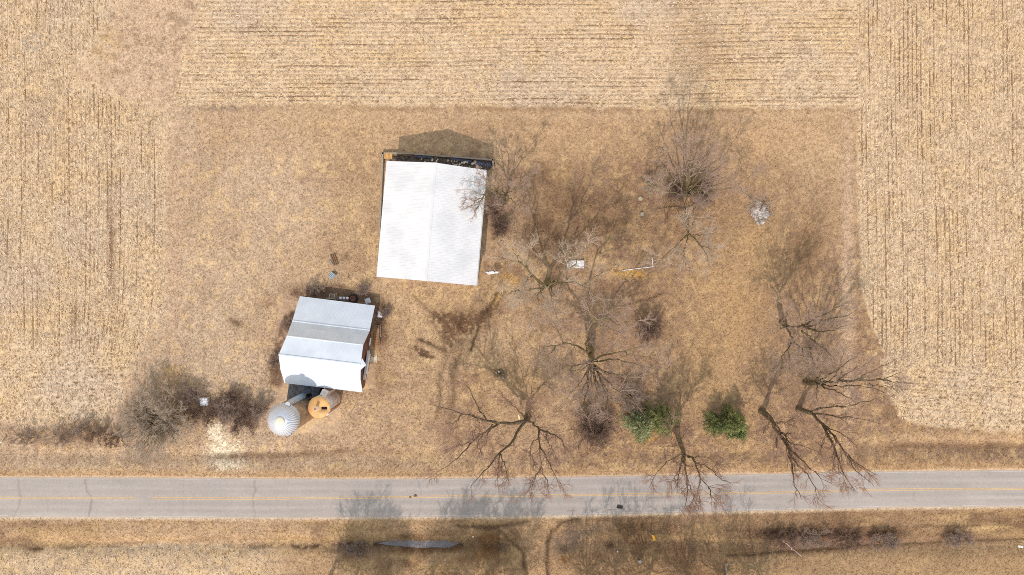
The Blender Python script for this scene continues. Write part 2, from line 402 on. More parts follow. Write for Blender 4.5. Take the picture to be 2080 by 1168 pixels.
c = mixc(c, wedge * (.55 + .5 * (n1 - .4)), A(104, 78, 56))  # dark brown wedge narrowing away from the road
# wheel ruts of the two field drives, and thin dark lines across the lawn
drive = polym(X, Y, [(1040, 1054), (1150, 1052), (1112, 1092), (1108, 1200), (1076, 1200), (1068, 1110)])
c = mixc(c, drive * .8, A(212, 176, 136))
for pts, w, k in (([(960, 1068), (1010, 1072), (1036, 1098), (1062, 1120), (1074, 1200)], 4, .85), ([(1170, 1054), (1140, 1060), (1122, 1078), (1112, 1100), (1112, 1200)], 5, .9), ([(930, 1068), (980, 1074), (1070, 1060)], 4, .7),
                  ([(920, 700), (896, 760), (892, 830)], 4, .45), ([(945, 690), (920, 760), (922, 830)], 4, .45), ([(1012, 596), (985, 636), (968, 660)], 4, 1.0), ([(972, 668), (962, 690), (957, 712)], 3.5, 1.1), ([(855, 690), (878, 702), (900, 712)], 4, .9), ([(852, 722), (882, 726)], 3, .9), ([(1045, 745), (1058, 790), (1062, 830)], 4, .3), ([(1250, 624), (1290, 616), (1345, 598)], 3, .7), ([(1262, 604), (1300, 596), (1318, 590)], 3, .6), ([(905, 690), (893, 760), (890, 850)], 7, .4), ([(935, 690), (918, 760), (915, 850)], 7, .4),
                  ([(840, 600), (880, 640), (905, 655)], 4, .5), ([(850, 690), (880, 700)], 3, .6), ([(1090, 680), (1086, 760), (1084, 830)], 3, .25)):
    d = seg_dist(X + (n1 - .5) * 9, Y + (n4 - .5) * 6, pts); c = mixc(c, np.exp(-(d / w) ** 2) * k * (.4 + n4), A(100, 78, 60))
lawn_col = c
# corn residue
k = np.empty_like(c); k[:] = straw
k = mixc(k, sstep(.45, .68, n2) * .5, straw_y); k = mixc(k, sstep(.55, .75, n3) * .5, straw_g)
k = mixc(k, sstep(.62, .76, n1) * .35, soil)
stv = fbm(X * .045, Y, 7, 3, 83) * N_ + fbm(X, Y * .045, 7, 3, 87) * np.maximum(W_, E_)
gap = sstep(.2, .9, -rows + (n4 - .5) * 1.6) * (.40 + .24 * np.maximum(W_, E_) + .9 * sstep(.50, .68, stv + (n2 - .5) * .35)) * sstep(.10, .40, n4 + (n_f - .5) * .3)
k = mixc(k, gap * .72, soil)
k = mixc(k, sstep(.62, .78, n4) * .35, soil * 1.15)
k = mixc(k, W_ * blobm(X, Y, 226, 500, 7, 120, -.02) * (.4 + n4) * 1.0, A(150, 118, 92)); k = mixc(k, W_ * blobm(X, Y, 153, 640, 6, 36, 0) * .9, A(152, 120, 92))
k = mixc(k, W_ * blobm(X, Y, 90, 250, 50, 60, 0) * .6 * sstep(.35, .6, n1), A(190, 164, 140)); k = mixc(k, W_ * blobm(X, Y, 70, 90, 30, 30, 0) * .6 * sstep(.4, .6, n4), A(176, 166, 154))
k = mixc(k, N_ * blobm(X, Y, 1420, 100, 60, 130, 0) * .55 * (.4 + n1), A(176, 146, 116))
k = mixc(k, S_ * sstep(.45, .65, n1) * .6, A(196, 178, 160))
n_g = vnoise(X, Y, 3.4, 5); n_h = vnoise(X, Y, 2.2, 9)
k *= (0.78 + 0.18 * n_f + .26 * n_g)[..., None]
lawn_col = lawn_col * (0.67 + 0.24 * n_f + .26 * n_h + .20 * n_g + .24 * (n4 - .5))[..., None]
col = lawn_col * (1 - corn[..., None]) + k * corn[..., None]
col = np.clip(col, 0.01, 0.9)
far = sstep(0, 6, np.maximum(np.abs(GX) - 90, np.abs(GY) - 51))[..., None] * ((dT > 30) | (dB > 90))[..., None]
col = col * (1 - far) + far * (straw * .93 * (.92 + .16 * fbm(X, Y, 900, 3, 99))[..., None])
# relief
road_m = sstep(14, 2, np.maximum(-dT, 0) * 0 + np.where((dT <= 0) & (dB <= 0), 0, np.maximum(dT, dB)))
z = corn * (rows * .022 + (n4 - .5) * .10 + (n_f - .5) * .09) + (1 - corn) * ((n4 - .5) * .14 + (n_f - .5) * .055 + (n1 - .5) * .12)
z += (n3 - .5) * .3 * (1 - road_m)
z -= .45 * np.exp(-((dT - 42) / 16) ** 2) * (1 - sstep(1000, 1200, X) * sstep(1700, 1400, X) * .6) + .7 * south * np.exp(-((Y - 1108) / 16) ** 2) * (1 - np.exp(-((X - 1092) / 50) ** 2))
z = z * (1 - road_m) + .035 * road_m
z = np.where(inside, z, 0)
ny, nx = X.shape
idx = np.arange(ny * nx).reshape(ny, nx)
quads = np.stack([idx[:-1, :-1], idx[:-1, 1:], idx[1:, 1:], idx[1:, :-1]], -1).reshape(-1, 4)
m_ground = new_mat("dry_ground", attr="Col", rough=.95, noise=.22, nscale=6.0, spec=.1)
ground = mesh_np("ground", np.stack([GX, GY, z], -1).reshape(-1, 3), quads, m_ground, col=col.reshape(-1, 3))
tag(ground, "dry lawn and harvested corn fields around the farm lot", "ground", kind="structure")
def gz(px, py):
    x, y = (px - 1040) * H / F, (584 - py) * H / F
    j = int(np.clip(np.searchsorted(gx, x), 1, nx - 1)); i = int(np.clip(np.searchsorted(gy, y), 1, ny - 1))
    return float(z[i, j])

# loose stalks and husks on the fields, dry blades on the lawn
def scatter(name, n, which, lmin, lmax, wmin, wmax, tilt, pal, align, label, cat):
    px = rng.uniform(-40, 2120, n); py = rng.uniform(-40, 1210, n)
    w, nn, e, s = zones(px, py); cm = np.clip(w + nn + e + s, 0, 1)
    dt = fT(px) - py; db = py - fB(px)
    onroad = (dt < 3) & (db < 3)
    keep = ((cm if which == 'corn' else 1 - cm) > rng.random(n) * .8 + .2) & ~onroad
    for bx in ((556, 600, 770, 800), (764, 322, 1006, 582), (540, 780, 700, 888)):
        keep &= ~((px > bx[0] + 8) & (px < bx[2] - 8) & (py > bx[1] + 10) & (py < bx[3] - 8))
    px, py = px[keep], py[keep]; w, nn, e = w[keep], nn[keep], e[keep]; n = len(px)
    if which == 'corn':   # the combine left the husks heaped between the old rows
        r = row_height(px, py, w, nn, e); kp = (r * .56 + .52) > rng.random(n); px, py, w, nn, e = px[kp], py[kp], w[kp], nn[kp], e[kp]; n = len(px)
    j = np.clip(np.searchsorted(gx, (px - 1040) * H / F), 1, nx - 1); i = np.clip(np.searchsorted(gy, (584 - py) * H / F), 1, ny - 1)
    zz = z[i, j]
    L = rng.uniform(lmin, lmax, n); wd = rng.uniform(wmin, wmax, n)
    yaw = rng.uniform(0, 2 * np.pi, n)
    if align: yaw = np.where(rng.random(n) < align, np.where(nn > .5, 0, np.pi / 2) + rng.normal(0, .45, n), yaw)
    ti = rng.normal(0, tilt, n); ro = rng.normal(0, tilt, n)
    d = np.stack([np.cos(yaw) * np.cos(ti), np.sin(yaw) * np.cos(ti), np.sin(ti)], -1)
    s_ = np.stack([-np.sin(yaw) * np.cos(ro), np.cos(yaw) * np.cos(ro), np.sin(ro)], -1)
    ctr = np.stack([(px - 1040) * H / F, (584 - py) * H / F, zz + .03 + np.abs(np.sin(ti)) * L / 2 + np.abs(np.sin(ro)) * wd / 2], -1)
    a = d * (L / 2)[:, None]; b = s_ * (wd / 2)[:, None]
    v = np.stack([ctr - a - b, ctr + a - b * .6, ctr + a + b * .6, ctr - a + b], 1).reshape(-1, 3)
    f = np.arange(n * 4).reshape(n, 4)
    pal = np.array(pal); ci = pal[rng.integers(0, len(pal), n)] * rng.uniform(.78, 1.14, n)[:, None]
    if which != 'corn':   # the blades take the hue of the sward they stand in
        ci = ci * .35 + col[i, j] * .65 * rng.uniform(.74, 1.32, n)[:, None]
    o = mesh_np(name, v, f, M_STRAW, col=np.repeat(np.clip(ci, .01, .9), 4, 0))
    tag(o, label, cat, kind="stuff")
M_STRAW = new_mat("straw", attr="Col", rough=.8, noise=.1, nscale=4.0, spec=.25)
scatter("corn_stubble", 560000, 'corn', .18, .50, .05, .14, .40, [A(240, 214, 182), A(236, 206, 160), A(220, 192, 162), A(250, 234, 208), A(176, 144, 108), A(222, 198, 172)], .45, "pale chopped corn stalks and husks littering the harvested fields", "corn stubble")
scatter("dry_grass", 420000, 'lawn', .14, .42, .03, .09, .5, [A(212, 176, 128), A(196, 158, 114), A(226, 196, 150), A(168, 132, 96)], 0, "short dead tan grass blades over the mown lot", "dry grass")

# ------------------------------------------------------------------ road
rx = np.concatenate([np.arange(-400, -96, 8.0), np.arange(-96, 96, .16), np.arange(96, 401, 8.0)])
nv = 44
rpx = 1040 + rx * F / H
vv = np.linspace(0, 1, nv)
T = (584 - fT(rpx)) * H / F; B = (584 - fB(rpx)) * H / F; Cn = (584 - fCn(rpx)) * H / F
RX = np.repeat(rx[:, None], nv, 1)
RY = np.where(vv[None] < .5, T[:, None] + (Cn - T)[:, None] * vv[None] * 2, Cn[:, None] + (B - Cn)[:, None] * (vv[None] * 2 - 1))
edge_n = (fbm(RX * 11.5, RY * 0 + 7, 30, 4, 3) - .5) * .5
RYe = RY + np.where(vv[None] == 0, 1, np.where(vv[None] == 1, -1, 0)) * np.abs(edge_n) * .6
RZ = .05 + .07 * (1 - (2 * vv[None] - 1) ** 2) + RX * 0
PX = 1040 + RX * F / H; PY = 584 - RY * F / H
asph = A(188, 180, 173); ra = np.empty(RX.shape + (3,)); ra[:] = asph
ra *= (.86 + .22 * fbm(PX * .05, PY, 7, 4, 9) + .06 * vnoise(PX, PY, 3, 2) + .18 * (fbm(PX, PY, 60, 4, 4) - .5))[..., None]
for v0, w0, s0 in ((.16, .05, -.05), (.36, .05, -.04), (.64, .05, -.05), (.84, .05, -.05), (.26, .03, .06), (.74, .03, .05)):
    ra *= (1 + s0 * np.exp(-((vv[None] - v0) / w0) ** 2) * (.5 + fbm(PX * .03, PY, 20, 3, 15)))[..., None]
lt = sstep(.55, .75, fbm(PX * .25, PY, 10, 4, 17)) * np.exp(-((vv[None] - .30) / .06) ** 2) * sstep(600, 800, PX) * sstep(1400, 1200, PX); ra = ra * (1 - .3 * lt[..., None]) + .3 * lt[..., None] * A(224, 214, 208)
ra *= (.93 + .14 * rng.random(RX.shape))[..., None]
def crack_or_shadow(pts, w, k):
    global ra
    d = seg_dist(PX + (fbm(PX, PY, 16, 3, 29) - .5) * 12, PY, pts); ra = mixc(ra, np.exp(-(d / w) ** 2) * k * .55, A(124, 114, 110))
for pts, w, k in (([(36, 966), (42, 1010), (30, 1052)], 1.4, .6), ([(172, 966), (181, 1000), (188, 1012), (184, 1054)], 1.9, .85), ([(95, 1012), (97, 1052)], 1.2, .35), ([(375, 966), (372, 1054)], 1.2, .3), ([(516, 968), (517, 1010), (514, 1054)], 1.8, .7),
                  ([(850, 970), (858, 1010), (846, 1054)], 1.2, .5), ([(988, 1000), (1002, 1024), (1004, 1054)], 1.6, .7), ([(747, 1022), (747, 1054)], 1.4, .5), ([(1283, 1008), (1290, 1020)], 1.4, .6), ([(1855, 1000), (1858, 1016)], 2, .4), ([(1532, 964), (1530, 1040)], 1.2, .3)):  # the last line is a thin pole's shadow painted into the asphalt
    crack_or_shadow(pts, w, k)
d = np.abs(PY - (fCn(PX) + 7)) ; ra = mixc(ra, np.exp(-(d / 1.0) ** 2) * (PX > 1160) * (PX < 1420) * sstep(.45, .6, fbm(PX, PY * 0, 12, 3, 71)) * .6, A(120, 110, 108))
ra = mixc(ra, np.exp(-((PY - fB(PX) + 9) / 1.2) ** 2) * (PX > 1150) * (PX < 1430) * sstep(.5, .6, fbm(PX, PY * 0, 10, 3, 73)) * .55, A(110, 100, 100))
grid = sstep(.75, .95, np.abs(np.sin(PX * .55 + (fbm(PX, PY, 9, 3, 66) - .5) * 4))) * blobm(PX, PY, 1300, 1000, 70, 36); ra = mixc(ra, grid * .28, A(130, 120, 118))
ra = mixc(ra, blobm(PX, PY, 1275, 1028, 20, 9) * sstep(.5, .62, fbm(PX, PY, 6, 3, 33)) * .7, A(108, 98, 96))
ra = mixc(ra, np.clip(np.exp(-(vv[None] / .02) ** 2) + np.exp(-((1 - vv[None]) / .02) ** 2), 0, 1) * (.3 + .5 * fbm(PX, PY * 0, 40, 3, 19)), A(214, 196, 178))
ridx = np.arange(RX.size).reshape(RX.shape)
rq = np.stack([ridx[:-1, :-1], ridx[:-1, 1:], ridx[1:, 1:], ridx[1:, :-1]], -1).reshape(-1, 4)[:, ::-1]
m_road = new_mat("old_asphalt", attr="Col", rough=.85, noise=.08, nscale=9.0, spec=.25)
road = mesh_np("road", np.stack([RX, RYe, RZ], -1).reshape(-1, 3), rq, m_road, col=np.clip(ra, .01, .9).reshape(-1, 3))
tag(road, "worn pale grey two lane asphalt road along the bottom of the lot", "road", kind="structure")

def stripe(name, off_fn, w, colr, wear, label):
    xs = np.arange(-110, 110, .25); px = 1040 + xs * F / H
    yc = (584 - off_fn(px)) * H / F
    t = np.interp(px, rpx, T); b = np.interp(px, rpx, B); cn = np.interp(px, rpx, Cn)
    def zat(y):
        v = np.where(y > cn, .5 * (t - y) / (t - cn), .5 + .5 * (cn - y) / (cn - b)); return .05 + .07 * (1 - (2 * v - 1) ** 2) + .006
    v = np.concatenate([np.stack([xs, yc + w / 2, zat(yc + w / 2)], -1), np.stack([xs, yc - w / 2, zat(yc - w / 2)], -1)]); n = len(xs)
    i = np.arange(n - 1); q = np.stack([i, i + n, i + n + 1, i + 1], -1)
    wr = fbm(px, px * 0, 60, 5, int(w * 1000) % 50)
    keep = wr[:-1] > wear
    cc = np.concatenate([colr[None] * (.8 + .4 * wr[:, None])] * 2)
    return v, q[keep], cc
def marking(name, specs, label):
    vs_, qs, cs = [], [], []; n = 0
    for sp in specs:
        v, q, cc = stripe(name, *sp, label); vs_.append(v); qs.append(q + n); cs.append(cc); n += len(v)
    o = mesh_np(name, np.concatenate(vs_), np.concatenate(qs), new_mat(name + "_paint", attr="Col", rough=.7, noise=.25, nscale=3), col=np.concatenate(cs))
    tag(o, label, "road marking", kind="structure")
marking("centre_line", [(lambda p: fCn(p) - 1.6, .13, A(222, 188, 138), .25), (lambda p: fCn(p) + 1.6, .13, A(222, 190, 142), .25)], "faded double yellow centre line on the road")
marking("edge_line", [(lambda p: fT(p) + 2.2, .08, A(206, 198, 192), .50), (lambda p: fB(p) - 2.4, .09, A(210, 202, 196), .44)], "worn white edge lines on the road")

# puddle in the southern ditch
m_water = new_mat("ditch_water", col=lin(124, 120, 122) * .75, rough=.30, noise=.2, nscale=.6, spec=.5)
pud = [(766, 1106), (800, 1098), (826, 1096), (860, 1093), (890, 1089), (910, 1085), (926, 1084), (932, 1094), (930, 1107), (910, 1116), (880, 1114), (851, 1116), (815, 1112), (787, 1110)]
zs = [gz(x, y) for x in range(790, 924, 3) for y in range(int(1108 - (x - 790) * .09), int(1111 - (x - 790) * .02), 2)]
zp = float(np.percentile(zs, 66)) + .03                          # the rough ditch floor gives it its ragged shore
MB().slab([P(x, y, 0) * (1, 1, 0) + (0, 0, zp) for x, y in reversed(pud)], (0, 0, -.05)).build("water", m_water)
tag(bpy.data.objects["water"], "narrow still puddle lying in the ditch below the road", "puddle", kind="structure")

# ------------------------------------------------------------------ materials for things
M = dict(
    white_steel=new_mat("white_steel", lin(244, 247, 250) * .71, rough=.6, noise=.04, nscale=.5, spec=.2, tint=lin(236, 240, 244) * .68),
    barn_steel=new_mat("barn_steel", lin(224, 235, 247) * .86, rough=.6, noise=.05, nscale=.6, spec=.2, tint=lin(218, 229, 242) * .84),
    barn_grey=new_mat("barn_grey", lin(212, 223, 236) * .94, rough=.45, noise=.10, nscale=.7, spec=.4),
    wall_grey=new_mat("wall_grey", lin(196, 200, 204) * .8, rough=.6, noise=.1),
    red_board=new_mat("red_board", lin(136, 96, 84), rough=.85, noise=.35, nscale=2.5, tint=lin(112, 92, 86)),
    stone=new_mat("stone", lin(150, 132, 116), rough=.95, noise=.35, nscale=2.2, bump=.5, tint=lin(120, 100, 86)),
    concrete=new_mat("concrete", lin(206, 196, 180), rough=.9, noise=.2, nscale=1.6, tint=lin(176, 160, 140)),
    pale_concrete=new_mat("pale_concrete", lin(222, 224, 226), rough=.85, noise=.2, nscale=2.5, tint=lin(196, 198, 204)),
    dark_concrete=new_mat("dark_concrete", lin(150, 138, 122), rough=.95, noise=.3, nscale=2.5),
    old_wood=new_mat("old_wood", lin(172, 136, 98), rough=.85, noise=.3, nscale=1.5, tint=lin(146, 116, 86), stretch=(1, 6, 1)),
    grey_wood=new_mat("grey_wood", lin(150, 140, 130), rough=.9, noise=.35, nscale=2.0, stretch=(1, 5, 1)),
    brown_wood=new_mat("brown_wood", lin(120, 96, 72), rough=.9, noise=.3, nscale=2.0),
    orange_wood=new_mat("orange_wood", lin(196, 156, 100), rough=.8, noise=.2, nscale=1.5),
    shingle=new_mat("shingle", lin(104, 106, 112) , rough=.9, noise=.4, nscale=2.2, tint=lin(76, 76, 80), stretch=(3, 1, 1)),
    galv=new_mat("galv", attr="Col", rough=.42, metal=.25, noise=.08, nscale=1.2, spec=.5),
    cap=new_mat("cap", lin(228, 226, 206) * .85, rough=.6, noise=.08),
    chute_blue=new_mat("chute_blue", lin(172, 192, 208) * .85, rough=.5, metal=.2, noise=.08),
    stave=new_mat("stave", lin(176, 158, 140), rough=.9, noise=.3, nscale=1.5, tint=lin(150, 128, 108)),
    rust=new_mat("rust", lin(178, 128, 80), rough=.85, noise=.35, nscale=2.0, tint=lin(150, 124, 98)),
    rust_roof=new_mat("rust_roof", lin(214, 164, 106), rough=.75, noise=.12, nscale=1.2, tint=lin(214, 176, 124)),
    white_stave=new_mat("white_stave", lin(226, 218, 212), rough=.85, noise=.12, nscale=2.0, tint=lin(206, 190, 180)),
    black=new_mat("black", lin(22, 20, 20), rough=.9, noise=.2),
    lid=new_mat("lid", lin(168, 160, 130), rough=.9, noise=.3, nscale=5),
    bunk_wood=new_mat("bunk_wood", lin(158, 118, 82), rough=.85, noise=.3, nscale=1.5),
    rubber=new_mat("rubber", lin(44, 42, 42), rough=.8, noise=.2),
    red_paint=new_mat("red_paint", lin(176, 84, 66), rough=.7, noise=.2),
    machine=new_mat("machine", lin(120, 112, 110), rough=.7, noise=.4, nscale=4, tint=lin(90, 76, 70)),
    white_paint=new_mat("white_paint", lin(238, 238, 240) * .9, rough=.6, noise=.06),
    yellow=new_mat("yellow", lin(240, 182, 40), rough=.5, noise=.1),
    blue_tarp=new_mat("blue_tarp", lin(84, 90, 112), rough=.6, noise=.4, nscale=2.5, bump=.8, bscale=3, tint=lin(84, 76, 72)),
    litter=new_mat("litter", lin(112, 96, 82), rough=.95, noise=.5, nscale=3.5, bump=.8, bscale=4, tint=lin(70, 62, 58)),
    ash=new_mat("ash", lin(196, 188, 182), rough=.95, noise=.35, nscale=2.5, tint=lin(150, 142, 136)),
    pole_metal=new_mat("pole_metal", lin(170, 174, 178), rough=.5, metal=.3, noise=.1),
    bark=new_mat("bark", lin(112, 98, 76), rough=.95, noise=.45, nscale=4.0, bump=.6, bscale=12, tint=lin(124, 118, 84)),
    bark_dark=new_mat("bark_dark", lin(92, 80, 66), rough=.95, noise=.45, nscale=4.0, bump=.6, bscale=12, tint=lin(112, 104, 80)),
    twig=new_mat("twig", lin(164, 146, 134), rough=.9, noise=.25, nscale=1.0),
    twig_red=new_mat("twig_red", lin(156, 130, 116), rough=.9, noise=.25, nscale=1.0),
    twig_grey=new_mat("twig_grey", lin(182, 168, 152), rough=.9, noise=.25, nscale=1.0),
    twig_dark=new_mat("twig_dark", lin(136, 114, 100), rough=.9, noise=.25, nscale=1.0),
    needle=new_mat("needle", attr="Col", rough=.7, noise=.2, nscale=2.0),
)

# ------------------------------------------------------------------ white machine shed
def plane_pt(a, b, c_, u, v):
    return a + (b - a) * u + (c_ - a) * v
EH, RH = 6.5, 9.0
sNW, sNR, sNE = P(785.1, 327.2, EH), P(882, 330.3, RH), P(987.7, 345.7, EH)
sSW, sSR, sSE = P(764.7, 561.8, EH), P(862.3, 570, RH), P(967.8, 579.9, EH)
base = (sNW + sNE + sSW + sSE) / 4 * (1, 1, 0)
shed = empty("machine_shed", base, "large white metal machine shed with a straight gable roof, right of centre left", "shed")
shed["label"] = "large farm shed with a bright white ribbed metal gable roof"
def ribbed_slope(e0, e1, r0, r1, n, hgt, name, mat, parent):
    """e0-e1 eave, r0-r1 ridge; ribs run from eave to ridge"""
    mb = MB(); nrm = np.cross(e1 - e0, r0 - e0); nrm /= np.linalg.norm(nrm); nrm = nrm if nrm[2] > 0 else -nrm
    ts = []
    for i in range(n):
        t = i / n; ts += [(t, 0), (t + .80 / n, 0), (t + .87 / n, hgt), (t + .93 / n, hgt)]
    ts.append((1.0, 0))
    lo = [e0 + (e1 - e0) * t + nrm * h for t, h in ts]; hi = [r0 + (r1 - r0) * t + nrm * h for t, h in ts]
    n0 = len(mb.v); k = len(ts); mb.v += [tuple(p) for p in lo + hi]
    up = np.cross(lo[1] - lo[0], hi[0] - lo[0])[2] > 0
    for i in range(k - 1):
        q = (n0 + i, n0 + i + 1, n0 + k + i + 1, n0 + k + i); mb.f.append(q if up else q[::-1])
    quad = [e0 - nrm * .012, e1 - nrm * .012, r1 - nrm * .012, r0 - nrm * .012]
    if not up: quad = quad[::-1]
    mb.slab(quad, -nrm * .10)
    return mb.build(name, mat, parent)
west = ribbed_slope(sSW, sNW, sSR, sNR, 44, .016, "roof", M['white_steel'], shed)
east = ribbed_slope(sSE, sNE, sSR, sNR, 44, .016, "roof", M['white_steel'], shed)
ra_ = (sNR - sSR) / np.linalg.norm(sNR - sSR)
MB().slab([sSR + (-.42, 0, -.06), sSR + (0, 0, .09), sNR + (0, 0, .09), sNR + (-.42, 0, -.06)][::-1], (0, 0, -.05)).slab([sSR + (0, 0, .09), sSR + (.42, 0, -.06), sNR + (.42, 0, -.06), sNR + (0, 0, .09)], (0, 0, -.05)).build("ridge_cap", M['white_steel'], shed)
def inset(p, q, d): return p + (q - p) / np.linalg.norm(q - p) * d
def shed_wall(a, b, top_mid=None):
    pts = [a * (1, 1, 0) + (0, 0, -.3), b * (1, 1, 0) + (0, 0, -.3), b - (0, 0, .18)]
    if top_mid is not None: pts.append(top_mid - (0, 0, .2))
    pts.append(a - (0, 0, .18)); return pts
ctr = base
def pull(p, d=.35):
    v = ctr - p * (1, 1, 0); return p + v / np.linalg.norm(v) * d
cw = {k_: pull(p) for k_, p in dict(NW=sNW, NE=sNE, SW=sSW, SE=sSE).items()}
for a, b, mid in ((cw['NW'], cw['SW'], None), (cw['SE'], cw['NE'], None), (cw['SW'], cw['SE'], (cw['SW'] + cw['SE']) / 2 * (1, 1, 0) + (0, 0, RH - .1)), (cw['NE'], cw['NW'], (cw['NW'] + cw['NE']) / 2 * (1, 1, 0) + (0, 0, RH - .1))):
    MB().poly(shed_wall(a, b, mid)).build("wall", M['wall_grey'], shed)
for a, b in ((sSW, sSR), (sSR, sSE), (sNW, sNR), (sNR, sNE)):
    MB().slab([a + (0, -.03, -.02), b + (0, -.03, -.02), b + (0, .03, -.02), a + (0, .03, -.02)], (0, 0, -.22)).build("barge_board", M['white_steel'], shed)
MB().slab([sSE + (.02, 0, -.04), sSE + (.14, 0, -.04), sNE + (.14, 0, -.04), sNE + (.02, 0, -.04)], (0, 0, -.13)).build("gutter", M['wall_grey'], shed)
dm = MB()
sd = (cw['SE'] - cw['SW']); sd /= np.linalg.norm(sd)
for t in (.28, .72):
    q = cw['SW'] + (cw['SE'] - cw['SW']) * t; q = q * (1, 1, 0) + (0, -.06, 2.0)
    MB().box(q, (4.2, .06, 4.0), math.atan2(sd[1], sd[0])).build("sliding_door", M['white_steel'], shed)

# old foundation wall and the junk trench behind the shed
fw = empty("retaining_wall", P(885, 318, 0), "low weathered concrete wall wrapping the back and left side of the white shed", "wall")
def wall_run(mb, pts, w, h):
    for (a, b) in zip(pts[:-1], pts[1:]):
        a = np.array(a); b = np.array(b); d = b - a; L = np.linalg.norm(d[:2]); mb.box(((a + b) / 2)[:2].tolist() + [h / 2 - .2], (L + w, w, h + .4), math.atan2(d[1], d[0]))
w1 = MB(); wall_run(w1, [P(772, 480), P(779.5, 313), P(840, 313.5)], .28, .9); w1.build("wall_segment", M['dark_concrete'], fw)
w2 = MB(); wall_run(w2, [P(840.5, 314), P(920, 320)], .25, .75); w2.build("wall_segment", M['dark_concrete'], fw)
w3 = MB(); wall_run(w3, [P(921, 320), P(1001, 326.5), P(1003, 344)], .25, .85); w3.build("wall_segment", M['grey_wood'], fw)
tr = MB()
r_ = np.random.default_rng(3)
tb = empty("junk_heap", P(890, 325, 0), "dark heap of dead leaves and rubbish in the trench behind the white shed", "junk heap")
for i in range(190):
    t = r_.random(); px = 800 + 196 * t; py = 319 + 11.5 * t + r_.random() * 14
    tr.blob(P(px, py) + (0, 0, .1), .35 + .4 * r_.random(), seed=i, n=7, m=4, sq=(1.2, .8, .5))
tr.build("leaf_litter", M['litter'], tb)
for i in range(34):
    px = 850 + 145 * r_.random(); py = 322 + 10 * (px - 850) / 145 + r_.random() * 12
    bits = MB().box(P(px, py) + (0, 0, .42 + .2 * r_.random()), (.2 + .5 * r_.random(), .15 + .2 * r_.random(), .08), r_.random() * 3, r_.normal() * .3)
    bits.build("scrap", M['concrete'], tb)
def tarp(pts, name, label, seed):
    q = np.random.default_rng(seed); n = 26; mm = 7
    (x0, y0), (x1, y1), hw = pts
    V = []
    for i in range(n):
        for j in range(mm):
            t = i / (n - 1); s = j / (mm - 1) - .5
            V.append(P(x0 + (x1 - x0) * t, y0 + (y1 - y0) * t + s * hw * 2 * (.8 + .3 * q.random()), 0) + (0, 0, .62 + .16 * q.random() - abs(s) * .35))
    ii = np.arange(n * mm).reshape(n, mm); f = np.stack([ii[:-1, :-1], ii[:-1, 1:], ii[1:, 1:], ii[1:, :-1]], -1).reshape(-1, 4)
    o = mesh_np(name, np.array(V), f, M['blue_tarp'], base=P((x0 + x1) / 2, (y0 + y1) / 2)); tag(o, label, "tarp")
tarp(((842, 318), (880, 321), 3.0), "tarp", "small dark blue tarp scrap behind the white shed's ridge", 1)
tarp(((915, 323), (958, 329), 2.6), "tarp", "long crumpled navy tarp in the trench behind the white shed", 2)
tarp(((966, 332), (998, 337), 4.2), "tarp", "wide black and navy tarp at the far right end of the trench behind the shed", 3)
dk = empty("plank_deck", P(792, 319, 0), "small orange plank deck at the back left corner of the white shed", "deck")
for i in range(6):
    MB().box(P(784 + 2.7 * i, 319) + (0, 0, .93), (.2, .95, .06), -.05).build("plank", M['orange_wood'], dk)
MB().box(P(791, 322) + (0, 0, .83), (1.5, .1, .12), -.05).box(P(791, 316) + (0, 0, .83), (1.5, .1, .12), -.05).box(P(784.5, 319) + (0, 0, .4), (.1, .9, .8)).box(P(797, 319) + (0, 0, .4), (.1, .9, .8)).build("frame", M['old_wood'], dk)

# ------------------------------------------------------------------ gambrel barn
bw = [P(609, 601.6, 2.5), P(593.7, 652, 4.87), P(582.4, 682.4, 7.42), P(566, 720.6, 8.5), P(569.7, 750.8, 7.35), P(578, 778, 5.05)]
be_ = [P(761.7, 620.8, 2.5), P(751, 671, 4.87), P(737.7, 700.5, 7.42), P(732.5, 740.5, 8.5), P(732.2, 771, 7.35), P(736.3, 796.8, 5.05)]
bbase = (bw[0] + be_[0] + bw[5] + be_[5]) / 4 * (1, 1, 0)
barn = empty("barn", bbase, "old red brown gambrel barn with a grey white metal roof and a long lean-to", "barn")
mats = ['barn_steel', 'barn_grey', 'barn_steel', 'barn_steel', 'barn_steel']
for i in range(5):
    a0, a1, b0, b1 = bw[i], be_[i], bw[i + 1], be_[i + 1]
    nrm = np.cross(a1 - a0, b0 - a0); nrm /= np.linalg.norm(nrm); nrm = nrm if nrm[2] > 0 else -nrm
    if i == 1:                                # steep band: bright upper-lean-to strip, then greyer sheets
        m0, m1 = a0 * .62 + b0 * .38, a1 * .62 + b1 * .38
        ribbed_slope(a0, a1, m0, m1, 30, .025, "roof_panel", M['barn_steel'], barn)
        ribbed_slope(m0 + nrm * .03, m1 + nrm * .03, b0, b1, 30, .025, "roof_panel", M['barn_grey'], barn)
    else:
        ribbed_slope(a0, a1, b0 if i != 2 else b0, b1, 30, .025, "roof_panel", M[mats[i]], barn)
# ridge cap, flashings
def cap_strip(p, q, name, w=.16):
    d = np.array((0, w, 0)); MB().slab([p - d + (0, 0, .03), q - d + (0, 0, .03), q + (0, 0, .09), p + (0, 0, .09)], (0, 0, -.04)).slab([p + (0, 0, .09), q + (0, 0, .09), q + d + (0, 0, .03), p + d + (0, 0, .03)], (0, 0, -.04)).build(name, M['barn_steel'], barn)
cap_strip(bw[3], be_[3], "ridge_cap"); cap_strip(bw[2], be_[2], "flashing", .10); cap_strip(bw[1], be_[1], "flashing", .12)
